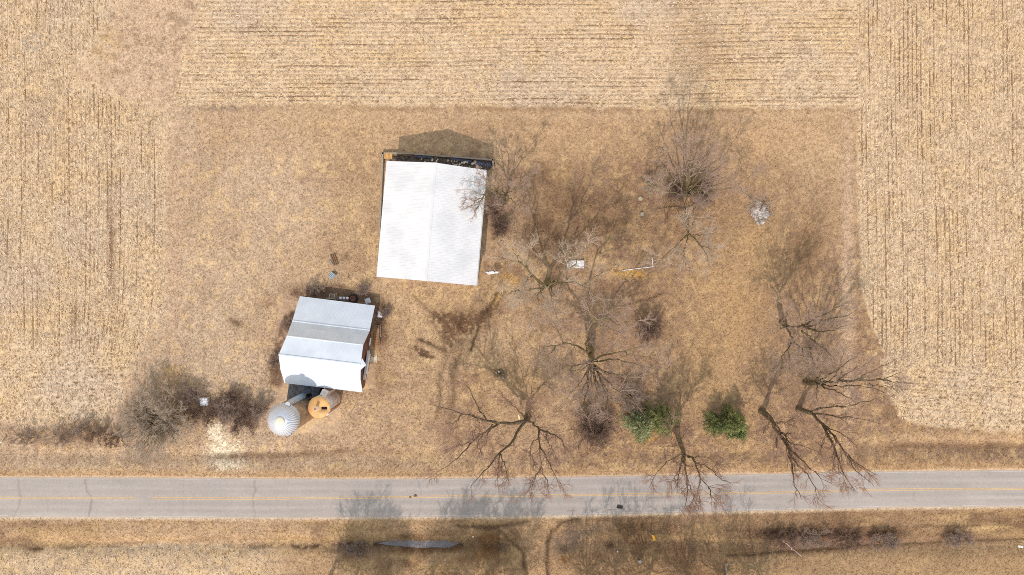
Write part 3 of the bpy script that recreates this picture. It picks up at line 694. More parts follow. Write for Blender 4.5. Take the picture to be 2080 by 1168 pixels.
# hay hood at the east end of the ridge
hp = P(743.5, 741.5, 8.5); h0, h1 = P(735, 727, 8.12), P(731.8, 752, 8.05)
MB().slab([h0, hp, be_[3]][::-1], (0, 0, -.07)).slab([hp, h1, be_[3]][::-1], (0, 0, -.07)).build("hay_hood", M['barn_steel'], barn)
# walls, pulled in under the roof
ax = (be_[0] - bw[0]) * (1, 1, 0); ax /= np.linalg.norm(ax)
def gable(pts, d):
    prof = [p + ax * d - (0, 0, .12) for p in pts]
    return [prof[0] * (1, 1, 0) - (0, 0, .3)] + prof + [prof[-1] * (1, 1, 0) - (0, 0, .3)]
def fit_line(pts):
    """straight plan line through the roof ends so the wall is flat"""
    P0 = np.mean(pts, 0) * (1, 1, 0); nv_ = np.array((-ax[1], ax[0], 0))
    return [P0 + nv_ * np.dot(p - P0, nv_) + (0, 0, p[2]) for p in pts]
eW, wW = fit_line(be_), fit_line(bw)
MB().poly(gable(eW, -.60)).build("gable_wall", M['red_board'], barn)
MB().poly(gable(wW, .40)[::-1]).build("gable_wall", M['red_board'], barn)
perp = np.array((-ax[1], ax[0], 0))
for j, s in ((0, -1), (5, 1)):
    a = wW[j] + ax * .4 + perp * s * .3; b = eW[j] - ax * .6 + perp * s * .3
    MB().poly([a * (1, 1, 0) - (0, 0, .3), b * (1, 1, 0) - (0, 0, .3), b - (0, 0, .12), a - (0, 0, .12)]).build("side_wall", M['red_board'], barn)
# vertical battens on the east gable, door track canopy, window, stone foundation
bt = MB()
for t in np.linspace(.03, .97, 36):
    i = t * 5; k0 = int(i); p = eW[k0] * (1 - (i - k0)) + eW[min(k0 + 1, 5)] * (i - k0)
    bt.box(p * (1, 1, 0) - ax * .58 + (0, 0, p[2] / 2 - .1), (.05, .06, p[2] - .4), math.atan2(ax[1], ax[0]))
bt.build("batten", M['red_board'], barn)
ca, cb = P(749, 712, 3.0), P(739.5, 771.5, 3.0); cd = (cb - ca); L = np.linalg.norm(cd)
MB().box((ca + cb) / 2, (L, .42, .12), math.atan2(cd[1], cd[0]), rx=.35).build("door_canopy", M['white_paint'], barn)
MB().box((ca + cb) / 2 + (-.12, 0, -1.4), (3.4, .08, 2.6), math.atan2(cd[1], cd[0])).build("sliding_door", M['white_paint'], barn)
p = P(752, 694, 2.6); MB().box(p, (1.3, .12, .5), math.atan2(cd[1], cd[0])).build("window", M['white_paint'], barn)
fs = MB()
for i in range(60):
    t = i / 59; a = wW[1] * (1 - t) + wW[5] * t; fs.blob(a * (1, 1, 0) + ax * (.2 - .5 * r_.random()) + (0, 0, .15), .3 + .2 * r_.random(), seed=500 + i, n=7, m=4)
fs.build("stone_footing", M['stone'], barn)

# feed bunk, slab and bits east of the barn
fbk = empty("feed_bunk", P(765, 682, 0), "brown plank feed bunk with a grey rail against the red barn wall", "feed bunk")
ba, bb = P(764, 660, .5), P(764, 706, .5)
pl = MB()
for i in range(14):
    q = ba + (bb - ba) * (i + .5) / 14; pl.box(q + (0, 0, .02 * r_.random()), (.85, .25, .05), .03)
pl.build("floor", M['bunk_wood'], fbk)
MB().box((ba + bb) / 2 + (.55, 0, .25), (.07, 4.0, .35), .04).box((ba + bb) / 2 + (.78, .9, .1), (.07, 2.0, .35), .04).build("rail", M['grey_wood'], fbk)
for q in (ba + (.3, -.2, -.3), ba + (-.3, -.2, -.3), bb + (.3, .3, -.3), bb + (-.3, .3, -.3), (ba + bb) / 2 + (.3, 0, -.3)):
    MB().box(q, (.1, .1, .6)).build("leg", M['grey_wood'], fbk)
o = MB().slab([P(752, 735), P(767, 737), P(766, 716), P(760, 726), P(753, 722)], (0, 0, -.1)); o.v = [(x, y, zz + .12) for x, y, zz in o.v]
tag(o.build("concrete_slab", M['concrete'], base=P(760, 730)), "tan broken concrete slab at the foot of the barn's door wall", "slab")
o = MB()
for i in range(9): o.blob(P(768 + 6 * r_.random(), 634 + 12 * r_.random()) + (0, 0, .15), .2 + .25 * r_.random(), seed=70 + i, n=7, m=4)
tag(o.build("rubble_pile", M['pale_concrete'], base=P(771, 640)), "grey rubble pile in the weeds off the barn's upper right corner", "rubble")

# junk behind the barn (north)
jt = empty("tractor_tyre", P(717, 606.5, 0), "old black tractor tyre with a rust red rim lying behind the barn", "tyre")
pc = P(717, 606.5, .3)
def torus(mb, c, R, r, n=22, m=8, sq=1.0):
    i = len(mb.v)
    for a in range(n):
        for b in range(m):
            th = 2 * math.pi * a / n; ph = 2 * math.pi * b / m; q = R + r * math.cos(ph); mb.v.append((c[0] + q * math.cos(th), c[1] + q * math.sin(th), c[2] + r * sq * math.sin(ph)))
    for a in range(n):
        for b in range(m):
            a2 = (a + 1) % n; b2 = (b + 1) % m; mb.f.append((i + a * m + b, i + a2 * m + b, i + a2 * m + b2, i + a * m + b2))
    return mb
torus(MB(), pc, .62, .2).build("tyre", M['rubber'], jt, smooth=True)
torus(MB(), pc + (0, 0, .14), .42, .07).build("rim", M['red_paint'], jt, smooth=True)
MB().lathe(pc + (0, 0, -.1), [(.4, 0), (.15, .05), (.1, .1)], 16, close_top=True).build("hub", M['machine'], jt)
im = empty("old_implement", P(697, 607, 0), "rusty grey farm implement with pale drums just behind the barn roof", "farm implement")
MB().box(P(697, 606, .5), (2.0, .7, .35), -.1).box(P(694, 609, .4), (2.2, .12, .15), -.12).box(P(697, 603.5, .45), (2.3, .12, .15), -.15).build("chassis", M['machine'], im)
for q in (690, 697, 704): MB().tube(P(q, 605, .7), P(q + 4, 606.5, .75), .22, n=12).build("drum", M['pale_concrete'], im)
for q in (687.5, 708): torus(MB(), P(q, 606, .35), .25, .09, 14, 6).build("wheel", M['rubber'], im)
cr = empty("feed_trough", P(673, 605, 0), "pale concrete feed trough behind the barn's back eave", "trough")
MB().box(P(673, 606.5, .25), (1.7, .1, .5), -.12).box(P(675, 597.5, .25), (.9, .1, .5), -.12).box(P(669.5, 602, .25), (.1, 1.0, .5), -.12).box(P(679.5, 602, .25), (.1, 1.0, .5), -.12).build("rim", M['concrete'], cr)
MB().box(P(674.5, 602, .1), (1.0, 1.0, .15), -.12).build("floor", M['dark_concrete'], cr)
tag(MB().box(P(684, 602, .2), (.22, 1.3, .25), -.05).box(P(681.6, 602.5, .15), (.15, 1.2, .18), .02).build("timber", M['old_wood'], base=P(683, 602)), "two brown timbers lying between the trough and the implement", "timber")
tag(MB().box(P(747, 611, .15), (.98, .92, .05), .3, rx=.06, ry=-.05).build("sheet_panel", M['pale_concrete'], base=P(747, 611)), "white square sheet lying at the barn's upper right eave", "panel")

# ------------------------------------------------------------------ feed room between barn and silos
lr = empty("feed_room", P(615, 795, 0), "low dark shingled feed room roof between the barn and the two silos", "shed")
A_, B_, C_ = P(587, 775, 3.0), P(617, 777, 4.0), P(650, 784, 3.0)
F_, E1, D_ = P(582.5, 812, 3.0), P(617, 814, 4.0), P(648, 806, 3.0)
for tri in ([A_, F_, E1, B_], [B_, E1, D_, C_]):
    MB().slab(tri, (0, 0, -.1)).build("roof", M['shingle'], lr)
def wallq(a, b): return MB().poly([a * (1, 1, 0) - (0, 0, .3), b * (1, 1, 0) - (0, 0, .3), b - (0, 0, .1), a - (0, 0, .1)])
s_in = np.array((.15, .15, 0))
wallq(F_ + s_in, E1 + (0, .15, 0)).build("wall", M['stave'], lr); wallq(E1 + (0, .15, 0), D_ + (-.15, .15, 0)).build("wall", M['stave'], lr)
wallq(A_ + s_in, F_ + s_in).build("wall", M['stave'], lr); wallq(D_ + (-.15, .15, 0), C_ + (-.15, 0, 0)).build("wall", M['stave'], lr)
MB().box(P(627, 803, 3.75), (.9, .5, .4), .2).build("hatch", M['black'], lr)

# ------------------------------------------------------------------ silos
RIM = 11.0
sc = P(576.5, 851.5, RIM) * (1, 1, 0); sr = 32.9 * (H - RIM) / F
silo = empty("silo", sc, "taller silo with a ribbed grey metal dome and rusty hooped stave wall", "silo", "farm silos by the barn")
MB().lathe(sc, [(sr - .12, -.3), (sr - .12, RIM)], 56).build("wall", M['stave'], silo, smooth=True)
for i in range(26):
    zz = .4 + i * .41; MB().lathe(sc, [(sr - .13, zz - .02), (sr - .095, zz - .02), (sr - .095, zz + .03), (sr - .13, zz + .03)], 40).build("hoop", M['rust'], silo)
sv = MB()
for i in range(44):
    a = 2 * math.pi * i / 44; sv.box(sc + ((sr - .115) * math.cos(a), (sr - .115) * math.sin(a), RIM / 2), (.03, .05, RIM - .3), a)
sv.build("stave_joint", M['dark_concrete'], silo)
nseg, npr = 144, 14
dv = []; df = []
for j in range(npr + 1):
    t = j / npr; r0 = sr * math.cos(t * math.pi / 2 * .93); z0 = RIM + 1.85 * math.sin(t * math.pi / 2 * .93)
    for k_ in range(nseg):
        a = 2 * math.pi * k_ / nseg; rib = .12 if k_ % 4 == 0 else 0.0
        rib *= min(1, (1 - t) * 3 + .2); q = 1 + rib / sr
        dv.append((sc[0] + r0 * q * math.cos(a), sc[1] + r0 * q * math.sin(a), z0 + rib * .6))
for j in range(npr):
    for k_ in range(nseg):
        q = (k_ + 1) % nseg; df.append((j * nseg + k_, j * nseg + q, (j + 1) * nseg + q, (j + 1) * nseg + k_))
seam = np.where(np.arange(len(dv)) % nseg % 4 == 1, .76, 1.0) 
dome = mesh_np("dome", np.array(dv), np.array(df), M['galv'], parent=silo, col=lin(210, 216, 226)[None] * .86 * seam[:, None])
MB().lathe(sc, [(.72, RIM + 1.74), (.74, RIM + 1.86), (.6, RIM + 1.96), (.25, RIM + 2.04), (.02, RIM + 2.06)], 28).build("dome_cap", M['cap'], silo, smooth=True)
ha = math.atan2(-.88, .12)
MB().box(sc + (sr * .93 * math.cos(-1.15), sr * .93 * math.sin(-1.15), RIM + .42), (.55, .75, .5), -1.15).build("dormer", M['pole_metal'], silo)
MB().box(sc + (sr * .93 * math.cos(-1.15) + .11, sr * .93 * math.sin(-1.15) - .26, RIM + .44), (.12, .6, .36), -1.15).build("hatch_opening", M['black'], silo)
ch = P(588, 818.5, 11.3); chx = ch * (1, 1, 0)
MB().tube(chx + (0, 0, 3.2), chx + (0, 0, 10.2), .52, n=20).build("chute", M['chute_blue'], silo)
MB().tube(chx + (0, 0, 10.21), chx + (-.15, -.15, 11.75), .5, .42, n=20).build("chute_head", M['pole_metal'], silo)

R2 = 7.2
tc_ = P(647.7, 827.2, R2) * (1, 1, 0); tr2 = 22.4 * (H - R2) / F
silo2 = empty("silo", tc_, "shorter silo with a flat orange rusted top and whitewashed wall", "silo", "farm silos by the barn")
MB().lathe(tc_, [(tr2 - .08, -.3), (tr2 - .08, R2 - .1)], 48).build("wall", M['white_stave'], silo2, smooth=True)
for i in range(9):
    zz = .6 + i * .75; MB().lathe(tc_, [(tr2 - .09, zz - .025), (tr2 - .045, zz - .025), (tr2 - .045, zz + .035), (tr2 - .09, zz + .035)], 36).build("hoop", M['rust'] if i in (1, 2) else M['white_stave'], silo2)
MB().box(tc_ + (tr2 * .68, -tr2 * .68, 3.5), (.35, .4, 6.6), -.78).build("ladder_casing", M['white_paint'], silo2)
MB().box(tc_ + (tr2 * .90, -tr2 * .40, 3.4), (.2, .35, 6.4), -.42).build("rust_streak", M['rust'], silo2)
hx0, hx1, hy0, hy1 = .40, 1.38, -.38, .10         # rectangular hole in the top
ring = MB(); nn_ = 48
rim_pts = [(tr2 * math.cos(2 * math.pi * i / nn_), tr2 * math.sin(2 * math.pi * i / nn_)) for i in range(nn_)]
# roof plate with a real hole: fan quads between the hole outline and the rim
hole = []
def ray_hole(a):
    cx, cy = (hx0 + hx1) / 2, (hy0 + hy1) / 2; dx, dy = math.cos(a), math.sin(a)
    t = min(((hx1 - hx0) / 2) / max(abs(dx), 1e-6), ((hy1 - hy0) / 2) / max(abs(dy), 1e-6)); return cx + dx * t, cy + dy * t
V = []; 
for x, y in rim_pts:
    a = math.atan2(y - (hy0 + hy1) / 2, x - (hx0 + hx1) / 2); hxx, hyy = ray_hole(a)
    V += [(tc_[0] + x, tc_[1] + y, R2), (tc_[0] + hxx, tc_[1] + hyy, R2 + .02), (tc_[0] + x, tc_[1] + y, R2 - .14), (tc_[0] + hxx, tc_[1] + hyy, R2 - .12)]
Fq = []
for i in range(nn_):
    j = (i + 1) % nn_; Fq += [(4 * i, 4 * j, 4 * j + 1, 4 * i + 1), (4 * i + 2, 4 * j + 2, 4 * j, 4 * i), (4 * i + 1, 4 * j + 1, 4 * j + 3, 4 * i + 3)]
mesh_np("roof", np.array(V), np.array(Fq), M['rust_roof'], parent=silo2)
MB().box(tc_ + ((hx0 + hx1) / 2, (hy0 + hy1) / 2, R2 - .14), (hx1 - hx0 + .1, hy1 - hy0 + .1, .05)).build("hatch_opening", M['black'], silo2)
MB().tube(tc_ + (-.25, -.08, R2 - .1), tc_ + (-.29, -.11, R2 + 1.15), .26, n=16).build("vent_pipe", M['white_paint'], silo2)
MB().tube(tc_ + (-.29, -.11, R2 + 1.16), tc_ + (-.29, -.11, R2 + 1.22), .22, n=16).build("vent_cap", new_mat("purple_rust", lin(150, 112, 108), rough=.8), silo2)
cp = P(657, 804, 6.0) * (1, 1, 0)
MB().box(P(653, 803.5, 6.3) * (1, 1, 0) + (.35, .35, 3.1), (1.0, .9, 6.2), -.5).build("chute", M['white_stave'], silo2)

# ------------------------------------------------------------------ small things on the lot
def post_bundle(cx, cy, n, L, rz, mat, label, name, r=.12):
    b = empty(name, P(cx, cy, 0), label, "posts")
    for i in range(n):
        off = (i - (n - 1) / 2) * r * 2.1; c_ = P(cx, cy, 0) + (off * math.cos(rz + math.pi / 2), off * math.sin(rz + math.pi / 2), r + .04)
        d = np.array((math.cos(rz), math.sin(rz), 0)) * L / 2 * (1 - .08 * (i % 2)); MB().tube(c_ - d, c_ + d, r, n=8).build("post", mat, b)
post_bundle(679.5, 527, 3, 2.0, math.radians(110), M['brown_wood'], "bundle of brown wooden posts on the lawn above the barn", "post_bundle", .15)
post_bundle(671.5, 532.5, 2, .95, math.radians(118), M['grey_wood'], "short pair of grey posts beside the brown bundle", "post_bundle", .10)
post_bundle(674.5, 559.5, 4, .95, math.radians(-38), new_mat("grey_blue_post", lin(150, 164, 172), rough=.8), "stack of short bluish grey posts nearest the barn", "post_bundle", .12)
post_bundle(681, 554, 2, .85, math.radians(-40), M['bark_dark'], "two short black posts beside the bluish stack", "post_bundle", .12)

ws = empty("well_slab", P(1168, 536.5, 0), "pale grey rectangular concrete well slab under bare branches", "well slab")
MB().box(P(1168, 537, .2), (3.15, 1.35, .5), -.01).build("slab", M['pale_concrete'], ws)
for x in (1159, 1164): MB().lathe(P(x, 523, 0), [(.27, -.1), (.27, .5), (.22, .58), (.05, .62)], 18, close_top=True).build("vent_cap", M['concrete'], ws)
pf = empty("pipe_frame", P(1300, 545, 0), "bent white pipe lying in an L shape on the bare lawn", "pipe")
MB().tube(P(1266, 549, .12), P(1326.5, 541.5, .12), .065, n=8).build("pipe", M['white_paint'], pf)
MB().tube(P(1326.5, 541.5, .122), P(1324.2, 522, .12), .065, n=8).build("pipe", M['white_paint'], pf)
MB().blob(P(1326.5, 541.5, .14), .1, 3, sq=(1, 1, 1)).build("elbow", M['white_paint'], pf); MB().blob(P(1265.5, 549.5, .14), .13, 5, sq=(1, 1, 1)).build("end_cap", M['white_paint'], pf)
for (x, y, r, lab) in ((1300.5, 403.5, .42, "grey concrete well ring, upper of the two discs on the lawn"), (1304, 435, .40, "greenish concrete disc, lower of the two discs on the lawn")):
    w = empty("manhole_ring", P(x, y, 0), lab, "well cover", "concrete discs on the lawn")
    MB().lathe(P(x, y, 0), [(r, -.1), (r, .22), (r - .05, .26), (r - .12, .26)], 24).build("ring", M['dark_concrete'], w)
    MB().lathe(P(x, y, 0), [(r - .12, .24), (.02, .27)], 24, close_top=True).build("lid", M['lid'], w)
# burn pile
bp = empty("burn_pile", P(1543, 427, 0), "pale ash and branch burn pile with a brown log on top", "burn pile")
o = MB()
for i in range(60):
    a = r_.random() * 6.28; q = abs(r_.normal()) * .7; o.blob(P(1543, 430) + (q * math.cos(a) * 1.1, q * math.sin(a) * .9, .25 * max(0, 1.3 - q)), .3 + .25 * r_.random(), seed=900 + i, n=8, m=4)
o.build("ash_heap", M['ash'], bp)
o = MB()
for i in range(46):
    a = r_.random() * 6.28; q = .6 + 1.5 * r_.random(); c0 = P(1543, 429) + (q * math.cos(a), q * math.sin(a), .15 + .3 * r_.random()); b_ = a + r_.normal() * .9; L = .4 + .7 * r_.random()
    o.tube(c0 - (L * math.cos(b_), L * math.sin(b_), .0), c0 + (L * math.cos(b_), L * math.sin(b_), .15 * r_.normal()), .03 + .03 * r_.random(), n=5)
o.build("stick", M['grey_wood'], bp)
MB().tube(P(1558, 403, .5), P(1543, 429, .75), .13, .11, n=8).build("log", M['brown_wood'], bp)
# stump with dark hole
st_ = empty("tree_stump", P(1018, 757, 0), "broken grey tree stump with dark hollow on the lawn", "stump")
MB().lathe(P(1016, 756, 0), [(.7, -.1), (.55, .25), (.4, .4), (.32, .36), (.2, .2)], 12).blob(P(1022, 763, .15), .35, 8).build("stump", M['bark_dark'], st_)
MB().blob(P(1013.5, 755, .35), .2, 12).build("broken_wood", M['ash'], st_); MB().blob(P(1022, 768, .12), .2, 13).build("broken_wood", M['ash'], st_)
# debris near shed's corner
db_ = empty("scrap_pile", P(1000, 553, 0), "small white scrap heap off the lower right corner of the white shed", "scrap")
for i, x in enumerate((989, 994, 998.5, 1003, 1009)): MB().blob(P(x, 553 + (i % 2) * 1.5, .15), .22 + .08 * (i % 3), 40 + i, sq=(1.2, .8, .6)).build('scrap_piece', M['white_paint'], db_)
plt = empty("pallet", P(1010, 541, 0), "dark brown wooden pallet lying above the white scrap heap", "pallet")
for i in range(6): MB().box(P(1006 + 1.7 * i, 541, .14), (.12, 1.1, .03), .08).build("board", M['brown_wood'], plt)
for y in (537, 541, 545): MB().box(P(1010.2, y, .07), (1.1, .1, .1), .08).build("runner", M['brown_wood'], plt)
# junk cube in the hedge
sb = empty("stone_block", P(415.5, 815.5, 0), "cracked pale concrete block standing in the brambles left of the silos", "block")
for i in range(3):
    for j in range(3): MB().box(P(410 + 5.3 * i + j * .8, 810.5 + 5 * j, .5 + .08 * r_.random()), (.45 + .06 * r_.random(), .43, 1.0), -.15 + .06 * r_.normal()).build("slab_piece", M['pale_concrete'], sb)
tag(MB().tube(P(3, 898, 0), P(3, 898, 1.1), .09, n=8).box(P(2.5, 898.5, 1.0), (.25, .1, .4)).build("marker_post", M['white_paint'], base=P(3, 898)), "short white marker post in weeds at the far left edge", "marker")
# roadside things
tag(MB().box(P(1259, 1030, .22), (.95, .5, .12), -.15, rx=.2).blob(P(1256, 1031, .2), .22, 4, sq=(1.3, .8, .5)).build("tyre_scrap", M['rubber'], base=P(1259, 1030)), "black tyre scrap lying on the lower lane of the road", "tyre scrap")
for x, y, r, lab in ((843.5, 1007, .22, "larger dark clod on the road centre line"), (833.5, 1010, .16, "smaller dark clod on the road centre line")):
    tag(MB().blob(P(x, y, .17), r, int(x), sq=(1.3, .9, .6)).build("clod", M['brown_wood'], base=P(x, y)), lab, "clod")
wpst = empty("marker_post", P(961, 1092, 0), "white roadside marker post standing beside the ditch water", "marker")
MB().tube(P(961, 1092, -.6), P(961, 1090, 1.4), .09, n=8).build("post", M['white_paint'], wpst)
MB().box(P(961, 1089.5, 1.5), (.22, .06, .3)).build("plate", M['white_paint'], wpst)
yl = empty("pipeline_marker", P(1326, 1094, 0), "yellow utility marker post leaning beside the dark wedge-shaped patch", "marker")
MB().tube(P(1319, 1082, .05), P(1324, 1088, .25), .10, n=8).build("stake", M['grey_wood'], yl)
MB().slab([P(1324.5, 1087, .32), P(1327.5, 1098.5, .26), P(1332, 1097.5, .26), P(1329, 1088, .32)], (0, 0, -.1)).build("sleeve", M['yellow'], yl)
cv = empty("standpipe", P(1298, 1137, 0), "round grey capped standpipe at the point of the dark wedge-shaped patch", "standpipe")
MB().lathe(P(1298, 1137, -.4), [(.26, 0), (.26, .8), (.32, .8), (.32, .9), (.22, .98)], 18, close_top=True).build("pipe", M['pole_metal'], cv)
MB().lathe(P(1298, 1137, .58), [(.13, 0), (.1, .05)], 14, close_top=True).build("cap", M['rubber'], cv)
tag(MB().blob(P(1254.5, 1120.5, 0), .16, 77).build("stone", M['white_paint'], base=P(1254.5, 1120.5)), "small white stone beside a dark tuft south of the road", "stone")
fp = empty("fence_rail", P(1475, 1157, 0), "grey weathered fence rail standing at the bottom edge right of centre", "fence rail")
MB().box(P(1475, 1157, .35), (.28, 1.9, .12), .18).build("rail", M['grey_wood'], fp)
MB().box(P(1482, 1145.5, .35), (1.5, .1, .1), -.08).build("bar", M['grey_wood'], fp)
up = empty("utility_pole", P(1608, 1112, 0), "thin fallen pale pole with a white insulator in the dark ditch brush", "pole")
MB().tube(P(1586.5, 1095, .3), P(1628, 1130, .5), .05, .04, n=8).build("pole", M['pole_metal'], up)
MB().lathe(P(1608.5, 1113.5, .42), [(.12, 0), (.2, .06), (.2, .16), (.08, .26)], 14, close_top=True).build("insulator", M['white_paint'], up)
tag(MB().blob(P(2071, 1110, 0), .25, 78, sq=(1.3, .8, .7)).blob(P(2076, 1111, 0), .18, 79).build("stone", M['white_paint'], base=P(2071, 1110)), "white stone at the right edge below the road", "stone")

# ------------------------------------------------------------------ trees
def tubes(polys, sides=3):
    """polys: list of (pts (n,3), rad (n,)) grouped by n -> verts, quads, caps ignored"""
    V = []; Fq = []; n0 = 0
    for pts, rad in polys:                       # pts (m,n,3), rad (m,n)
        m, n, _ = pts.shape
        t = np.gradient(pts, axis=1); t /= np.linalg.norm(t, axis=2, keepdims=True) + 1e-9
        ref = np.where(np.abs(t[..., 2:3]) > .9, np.array((1., 0, 0)), np.array((0, 0, 1.)))
        u = np.cross(t, ref); u /= np.linalg.norm(u, axis=2, keepdims=True) + 1e-9
        w = np.cross(t, u)
        an = 2 * np.pi * np.arange(sides) / sides
        ring = pts[:, :, None] + rad[:, :, None, None] * (u[:, :, None] * np.cos(an)[None, None, :, None] + w[:, :, None] * np.sin(an)[None, None, :, None])
        V.append(ring.reshape(-1, 3))
        idx_ = n0 + np.arange(m * n * sides).reshape(m, n, sides)
        a = idx_[:, :-1]; b = idx_[:, 1:]
        Fq.append(np.stack([a, np.roll(a, -1, 2), np.roll(b, -1, 2), b], -1).reshape(-1, 4))
        n0 += m * n * sides
    return np.concatenate(V), np.concatenate(Fq)

def resample(pts, n):
    pts = np.asarray(pts, float); d = np.r_[0, np.cumsum(np.linalg.norm(np.diff(pts, axis=0), axis=1))]
    # Catmull-like smoothing through dense linear then moving average
    t = np.linspace(0, d[-1], n); out = np.stack([np.interp(t, d, pts[:, i]) for i in range(3)], -1)
    o2 = out.copy(); o2[1:-1] = out[1:-1] * .5 + (out[:-2] + out[2:]) * .25
    return o2

def grow(par, rad, c, lo, hi, ang, t0, n, up, rfac, rtip, R, wob=.18):
    m, k, _ = par.shape
    t = t0 + (1 - t0) * R.random((m, c)) ** .8
    # distribute along
    fi = t * (k - 1); i0 = np.clip(fi.astype(int), 0, k - 2); fr = (fi - i0)[..., None]
    mi = np.arange(m)[:, None]
    p0 = par[mi, i0] * (1 - fr) + par[mi, i0 + 1] * fr
    tg = par[mi, i0 + 1] - par[mi, i0]; tg /= np.linalg.norm(tg, axis=2, keepdims=True) + 1e-9
    r0 = rad[mi, i0] * (1 - fr[..., 0]) + rad[mi, i0 + 1] * fr[..., 0]
    q = R.normal(size=(m, c, 3)); q -= (q * tg).sum(-1, keepdims=True) * tg; q /= np.linalg.norm(q, axis=2, keepdims=True) + 1e-9
    a = np.radians(R.uniform(ang[0], ang[1], (m, c)))[..., None]
    d = tg * np.cos(a) + q * np.sin(a); d[..., 2] += up; d /= np.linalg.norm(d, axis=2, keepdims=True)
    plen = np.linalg.norm(np.diff(par, axis=1), axis=2).sum(1)[:, None]
    L = R.uniform(lo, hi, (m, c)) * (1.15 - .5 * t)
    L = np.minimum(L, plen * .8)
    p0 = p0.reshape(-1, 3); d = d.reshape(-1, 3); L = L.ravel(); r0 = np.minimum(r0.ravel() * rfac, rfac * 10)
    out = np.zeros((m * c, n, 3)); out[:, 0] = p0; cur = d.copy()
    for i in range(1, n):
        cur = cur + R.normal(size=cur.shape) * wob; cur[:, 2] += up * .25; cur /= np.linalg.norm(cur, axis=1, keepdims=True)
        out[:, i] = out[:, i - 1] + cur * (L / (n - 1))[:, None]
    out[..., 2] = np.maximum(out[..., 2], .15)
    rr = np.maximum(r0, rtip * 1.3)[:, None] * np.linspace(1, 0, n)[None] + rtip * np.linspace(0, 1, n)[None]
    return out, rr

TREES = "bare deciduous trees on the lot"
def tree(label, base_px, trunk, limbs, seed, twig='twig', bark='bark', dens=(7, 6, 6), lens=((1.6, 4.0), (.9, 2.3), (.5, 1.5)), r_lim=.16, group=TREES, up=.10, rt=.008, name="bare_tree", hs=1.0):
    """trunk: [(px,py,h),...] with radius r; limbs: list of polylines of (px,py,h); a limb may carry its start radius as last item"""
    R = np.random.default_rng(seed)
    b = P(*base_px, 0); t = empty(name, b, label, "tree", group)
    big = []
    tp, tr0, tr1 = trunk
    tp = [(x, y, h * hs) for x, y, h in tp]
    tpts = resample([P(*q) for q in tp], 10); tpts[0, 2] = -.3
    trad = np.linspace(tr0, tr1, 10); trad[0] *= 1.5; trad[1] *= 1.15; trad[-1] *= .35; trad[-2] *= .8
    big.append((tpts[None], trad[None]))
    LP, LR = [], []
    for lm in limbs:
        r = r_lim
        if not isinstance(lm[-1], tuple): r = lm[-1]; lm = lm[:-1]
        lm = [(x, y, h * hs) for x, y, h in lm]
        pts = resample([P(*q) for q in lm], 14); pts[1:-1] += R.normal(0, .10, (12, 3)) + np.cumsum(R.normal(0, .05, (12, 3)), 0) * np.sin(np.linspace(.2, 2.9, 12))[:, None]
        LP.append(pts); LR.append(r * .90 * (1 - np.linspace(0, 1, 14)) ** 1.0 + .024)
    LP, LR = np.array(LP), np.array(LR)
    big.append((LP, LR))
    g1 = grow(LP, LR, dens[0], *lens[0], (22, 58), .18, 7, up, .55, .026, R, .2)
    g2 = grow(*g1, dens[1], *lens[1], (18, 48), .12, 5, up, .6, .013, R, .15)
    g3 = grow(*g2, dens[2], *lens[2], (16, 45), .05, 4, up, .6, rt, R, .15)
    v, f = tubes(big, 8)
    mesh_np("trunk", v, f, M[bark], parent=t, smooth=True)
    v2, f2 = tubes([g1, g2, g3], 4); mesh_np("crown", v2, f2, M[twig], parent=t)
    return t

# 1 tree leaning over the white roof
tree("bare tree whose twigs reach over the right side of the white shed roof", (1030, 405), ([(1030, 405, 0), (1028, 401, 2), (1026, 397, 3.5)], .32, .24), [
    [(1026, 397, 3.5), (1012, 395, 6), (990, 393, 8.2), (965, 390, 9.6), (950, 384, 10.4), .15], [(1012, 395, 6), (992, 399, 8.5), (968, 410, 10), (952, 420, 10.6), .10], [(1012, 395, 6), (995, 382, 8.6), (975, 372, 10), (955, 368, 10.8), .10],
    [(990, 393, 8.2), (975, 400, 9.6), (952, 404, 10.4), .07], [(985, 395, 8.6), (975, 410, 9.4), (967, 432, 10.2), .07], [(1010, 392, 6.2), (998, 374, 9), (980, 358, 10.4), (968, 350, 11), .09],
    [(1026, 397, 3.5), (1020, 380, 6.5), (1010, 360, 8.5), (1003, 346, 10), .13], [(1026, 397, 3.5), (1040, 386, 6.5), (1050, 375, 8.5), (1068, 364, 10.2), (1084, 350, 11), .14], [(1046, 380, 7), (1056, 380, 8.5), (1072, 385, 9.5), .08],
    [(1026, 397, 3.5), (1028, 408, 6), (1022, 424, 8), .1], [(1026, 397, 3.5), (1042, 406, 6), (1056, 416, 8), (1070, 420, 9), .1], [(1030, 392, 4), (1034, 370, 8), (1036, 345, 10), .1]], 1, 'twig', 'bark', dens=(7, 6, 5), lens=((1.0, 2.6), (.6, 1.5), (.4, 1.0)))
